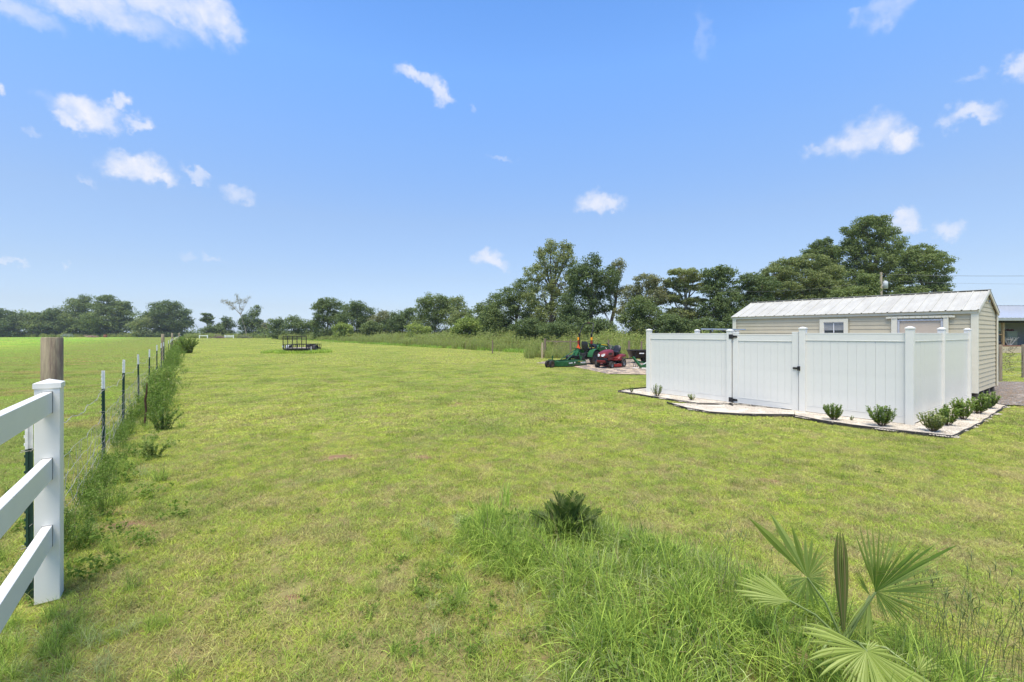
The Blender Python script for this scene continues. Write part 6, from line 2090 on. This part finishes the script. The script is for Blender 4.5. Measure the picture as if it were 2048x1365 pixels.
# ------------------------------------------------------------------ cycad
def cycad():
    g = G(1136, 1092)
    z = float(gz(g.x, g.y)) - .07
    root = empty('cycad', (g.x, g.y, z), .4, 'dark green cycad with short upright fronds standing in the tall grass', 'cycad')
    mat = leafmat('cycad_leaf', (.045, .085, .016), (.10, .15, .032), .2, rough=.5, spec=.2)
    ms = pmat('cycad_rib', (.10, .13, .04), .6)
    r = np.random.default_rng(5)
    m = MB(); m.lathe([(.07, 0), (.085, .04), (.07, .10), (.03, .13), (.001, .135)], (0, 0, -.01), n=12); m.build('caudex', pmat('cycad_trunk', (.10, .07, .045), .95, bump=.6), root)
    n = 27
    for i in range(n):
        inner = i % 3 == 0
        a = 2 * pi * i / n + r.normal(0, .08)
        Lf = r.uniform(.31, .37) * (1.05 if inner else 1)
        el = radians(r.uniform(74, 85)) if inner else radians(r.uniform(34, 60))
        pts = []
        for t in np.linspace(0, 1, 12):
            e = el - .16 * t * t
            d = Lf * t
            rr = .03 + d * cos(e); zz = .09 + d * sin(e)
            pts.append(Vector((cos(a) * rr, sin(a) * rr, zz)))
        V, Q = [], []
        P = 52
        for k in range(P):
            t = .10 + .90 * k / (P - 1)
            f = t * 11; i0 = min(10, int(f)); p = pts[i0].lerp(pts[i0 + 1], f - i0)
            dr = (pts[i0 + 1] - pts[i0]).normalized()
            side = dr.cross(Vector((0, 0, 1))).normalized(); nm = side.cross(dr)
            ll = .098 * (1 - (abs(t - .45) / .62) ** 2.2) + .012
            for s in (-1, 1):
                dd = (side * s * .80 + dr * .55 + nm * .38 + Vector(r.normal(0, .05, 3))).normalized()
                w = .0062
                b0 = len(V)
                V += [p - dr * w, p + dd * ll * .55 - dr * w * .8, p + dd * ll - nm * .006, p + dd * ll * .55 + dr * w * .8]
                Q.append((b0, b0 + 1, b0 + 2, b0 + 3))
        T = np.repeat(r.uniform(0, 1, len(Q)), 4)
        fo = bpy.data.objects.new('frond', np_mesh('frond', [tuple(v) for v in V], np.array(Q), mat, T)); link(fo, root)
        mm = MB(); mm.tube(pts, list(np.linspace(.005, .0018, 12)), 5, False); mm.build('midrib', ms, fo)


cycad()


# ------------------------------------------------------------------ fan palm in the foreground
M_PALM = leafmat('fan_palm_leaf', (.26, .33, .07), (.38, .45, .13), .38, rough=.45, spec=.25)
M_PALM_D = leafmat('fan_palm_leaf_fresh', (.10, .18, .03), (.18, .28, .05), .35, rough=.4, spec=.3)
M_PALM_Y = leafmat('fan_palm_leaf_edge', (.27, .24, .10), (.36, .30, .15), .30)
M_PET = pmat('petiole', (.20, .26, .09), .45)


def fan(root, hub, keys, tilt, mat, nseg=26, name='frond', fuse=.48, seed=0, cup=0.0, width=1.0, droopz=.04):
    """palm leaf: keys = (screen angle in degrees, segment length in m); the blade lies in a plane tilted towards the viewer"""
    r = np.random.default_rng(seed)
    hub = Vector(hub)
    ex = Vector((1, 0, 0)); ez = Vector((0, sin(tilt), cos(tilt)))
    nrm = ex.cross(ez).normalized()
    ang = np.linspace(keys[0][0], keys[-1][0], nseg)
    ln = np.interp(ang, [k[0] for k in keys], [k[1] for k in keys]) * r.uniform(.93, 1.05, nseg)
    step = radians(abs(ang[1] - ang[0]))
    V, Q, T = [], [], []
    fs = [0.015, .18, fuse * .6, fuse, fuse + .18, .88, 1.0]
    for i, (a, l) in enumerate(zip(ang, ln)):
        t = radians(a) + r.normal(0, .01)
        d = ex * cos(t) + ez * sin(t) - nrm * (cup + r.normal(0, .03))
        d.normalize()
        sd = nrm.cross(d).normalized()
        lf = np.median(ln)
        b0 = len(V); tw = r.normal(0, .25); dz = droopz * r.uniform(.5, 1.5)
        for f in fs:
            rad = l * f
            hw = min(rad, fuse * l) * math.tan(step / 2) * 1.04
            if f > fuse: hw *= max(0.0, 1 - ((f - fuse) / (1 - fuse)) ** 2.1)
            hw = max(hw, .0006) * width
            p = hub + d * rad - Vector((0, 0, dz * l * f ** 3)) + nrm * (.02 * l * sin(i * 1.7) * f * f)
            s2 = (sd + nrm * tw * max(0, f - fuse)).normalized()
            V += [p - s2 * hw, p + nrm * hw * .55, p + s2 * hw]
        for k in range(len(fs) - 1):
            o = b0 + k * 3
            Q += [(o, o + 3, o + 4, o + 1), (o + 1, o + 4, o + 5, o + 2)]
        T += [r.uniform(0, 1)] * (3 * len(fs))
        if r.uniform() < .45:     # loose fibre off the segment tip
            pass
    fo = bpy.data.objects.new(name, np_mesh(name, [tuple(v) for v in V], np.array(Q), mat, T)); link(fo, root)
    m = MB()
    for i in range(0, nseg, 2):     # thread-like fibres
        t = radians(ang[i] + .5 * (ang[1] - ang[0])); l = ln[i] * fuse
        d = ex * cos(t) + ez * sin(t)
        p = hub + d * l
        q = p + d * .05 + Vector(r.normal(0, .02, 3)); m.tube([p, p.lerp(q, .5) + Vector(r.normal(0, .012, 3)), q, q + Vector(r.normal(0, .02, 3))], .0006, 3, False)
    o = m.build('fibre', M_PALM_Y, fo)
    return fo


def palm():
    Yb = 2.42
    base = at(1688, 1350, Yb); base.z = float(gz(base.x, base.y))
    root = empty('fan_palm', (base.x, base.y, base.z), 0, 'young fan palm with several open fan leaves and one closed spear', 'palm')
    def P(px, py, Y):
        v = at(px, py, Y); return v - Vector((base.x, base.y, base.z))
    k = 1 / F
    def keys(hub, Y, tips):
        out = []
        for (x, y) in tips:
            dx, dz = (x - hub[0]), (hub[1] - y)
            out.append([math.degrees(atan2(dz, dx)), sqrt(dx * dx + dz * dz) * Y * k * 1.10])
        for i in range(1, len(out)):
            while out[i][0] - out[i - 1][0] > 180: out[i][0] -= 360
            while out[i][0] - out[i - 1][0] < -180: out[i][0] += 360
        return sorted(out)
    crown = P(1688, 1275, Yb)
    # the trunk boot
    m = MB(); m.tube([(0, 0, -.03), (0, 0, .07), tuple(crown * .8), tuple(crown)], [.05, .06, .035, .022], 10); m.build('trunk', pmat('palm_boot', (.13, .085, .05), .95, bump=.8, bscale=60), root)
    def leaf(hub, Y, tips, tilt, **kw):
        h = P(hub[0], hub[1], Y)
        kk = keys(hub, Y, tips)
        fo = fan(root, h, kk, tilt, **kw)
        s = crown + Vector((random.uniform(-.01, .01), random.uniform(-.01, .01), -.02))
        mid = s.lerp(h, .55) + Vector((0, -.015, .03 if h.z > s.z else .06))
        m = MB(); m.tube([s, mid, h], [.0075, .0055, .0045], 7); m.build('petiole', M_PET, fo)
    # upper left leaf
    leaf((1615, 1156), 2.42, [(1493, 1020), (1522, 1012), (1545, 1018), (1562, 1030), (1575, 1050), (1590, 1068), (1598, 1066), (1616, 1072), (1641, 1096), (1646, 1130), (1655, 1155), (1656, 1195), (1640, 1225), (1620, 1222), (1590, 1205), (1575, 1170), (1568, 1148)][::1],
         radians(-14), mat=M_PALM, nseg=34, seed=1, fuse=.50, width=.9)
    # lower left folded leaf
    leaf((1580, 1202), 2.36, [(1560, 1160), (1540, 1152), (1512, 1155), (1492, 1172), (1488, 1178), (1500, 1196), (1520, 1208), (1545, 1212)], radians(25), mat=M_PALM, nseg=15, seed=2, fuse=.6, cup=.4)
    # big right leaf, open nearly all round
    leaf((1752, 1184), 2.38, [(1695, 1053), (1712, 1046), (1726, 1042), (1742, 1050), (1758, 1058), (1774, 1056), (1795, 1072), (1812, 1085), (1850, 1072), (1868, 1072), (1862, 1105), (1870, 1128), (1892, 1138), (1895, 1147), (1893, 1166), (1888, 1182), (1884, 1202), (1868, 1228), (1845, 1252), (1822, 1262), (1790, 1250), (1766, 1232)],
         radians(-10), mat=M_PALM, nseg=40, seed=3, fuse=.42, width=.92)
    # its back-lit drooping part on the left
    leaf((1740, 1192), 2.44, [(1703, 1120), (1700, 1140), (1706, 1155)], radians(-5), mat=M_PALM, nseg=7, seed=4, fuse=.4)
    leaf((1738, 1196), 2.42, [(1690, 1236), (1702, 1252), (1716, 1272), (1728, 1280), (1738, 1270)], radians(12), mat=M_PALM, nseg=9, seed=5, fuse=.45, droopz=.2)
    # the fresh folded segments in front
    leaf((1750, 1186), 2.33, [(1738, 1132), (1744, 1122), (1762, 1118), (1790, 1115), (1850, 1085), (1906, 1069), (1890, 1084), (1842, 1112)], radians(-20), mat=M_PALM_D, nseg=15, seed=6, fuse=.72, cup=.15)
    # low front leaf, wide open
    leaf((1733, 1302), 2.12, [(1862, 1362), (1850, 1400), (1815, 1425), (1780, 1440), (1745, 1440), (1715, 1420), (1690, 1385), (1680, 1352), (1672, 1330), (1632, 1322), (1626, 1306), (1634, 1284), (1632, 1262), (1640, 1246)],
         radians(34), mat=M_PALM, nseg=30, seed=7, fuse=.58, droopz=.14)
    leaf((1733, 1302), 2.13, [(1745, 1286), (1765, 1290), (1775, 1300), (1800, 1315)], radians(30), mat=M_PALM, nseg=6, seed=8, fuse=.5)
    # small leaf low on the right, dry one low on the left
    leaf((1836, 1344), 2.22, [(1842, 1318), (1868, 1322), (1884, 1334), (1880, 1348), (1862, 1356)], radians(20), mat=M_PALM, nseg=10, seed=9, fuse=.55)
    leaf((1628, 1322), 2.30, [(1604, 1300), (1585, 1308), (1582, 1322), (1592, 1342), (1612, 1352)], radians(25), mat=M_PALM_Y, nseg=11, seed=10, fuse=.4)
    # closed spear leaf
    a, b = P(1687, 1262, Yb), P(1680, 1066, 2.40)
    n = 18
    sp = MB(); spy = MB()
    ax = (b - a)
    for i in range(n):
        t = 2 * pi * i / n
        def wd(f): return (.005 + .026 * (sin(min(1, f * 1.12) * pi * .62)) ** 1.1) * (1 if f < .8 else 1 - .55 * ((f - .8) / .2) ** 1.4)
        pts = []
        top = 1 - .06 * abs(sin(i * 2.1))
        for f in np.linspace(0, top, 9):
            c = a + ax * f
            pts.append(c + Vector((cos(t) * wd(f), sin(t) * wd(f) * .55, 0)))
        (spy if i % 3 == 2 else sp).tube(pts, [.003, .0032, .0040, .0046, .0048, .0046, .0040, .003, .001], 5, False)
    so = sp.build('spear', leafmat('spear_leaf', (.17, .22, .06), (.24, .29, .09), .3), root)
    spy.build('spear_edge', M_PALM_Y, so)


palm()


# ------------------------------------------------------------------ summer haze
def haze():
    m = bpy.data.materials.new('haze'); m.use_nodes = True
    n, l = m.node_tree.nodes, m.node_tree.links
    n.clear()
    out = N(n, 'ShaderNodeOutputMaterial')
    v = N(n, 'ShaderNodeVolumePrincipled', inp={'Density': HAZE_DENSITY})
    v.inputs['Color'].default_value = (.80, .88, 1.0, 1)
    v.inputs['Anisotropy'].default_value = 0.0
    l.new(v.outputs[0], out.inputs['Volume'])
    o = MB().box((0, 0, 16.5), (3600, 3600, 35)).build('haze', m)
    tag(o, 'thin summer haze over the fields', kind='stuff')


HAZE_DENSITY = 0.00022
haze()
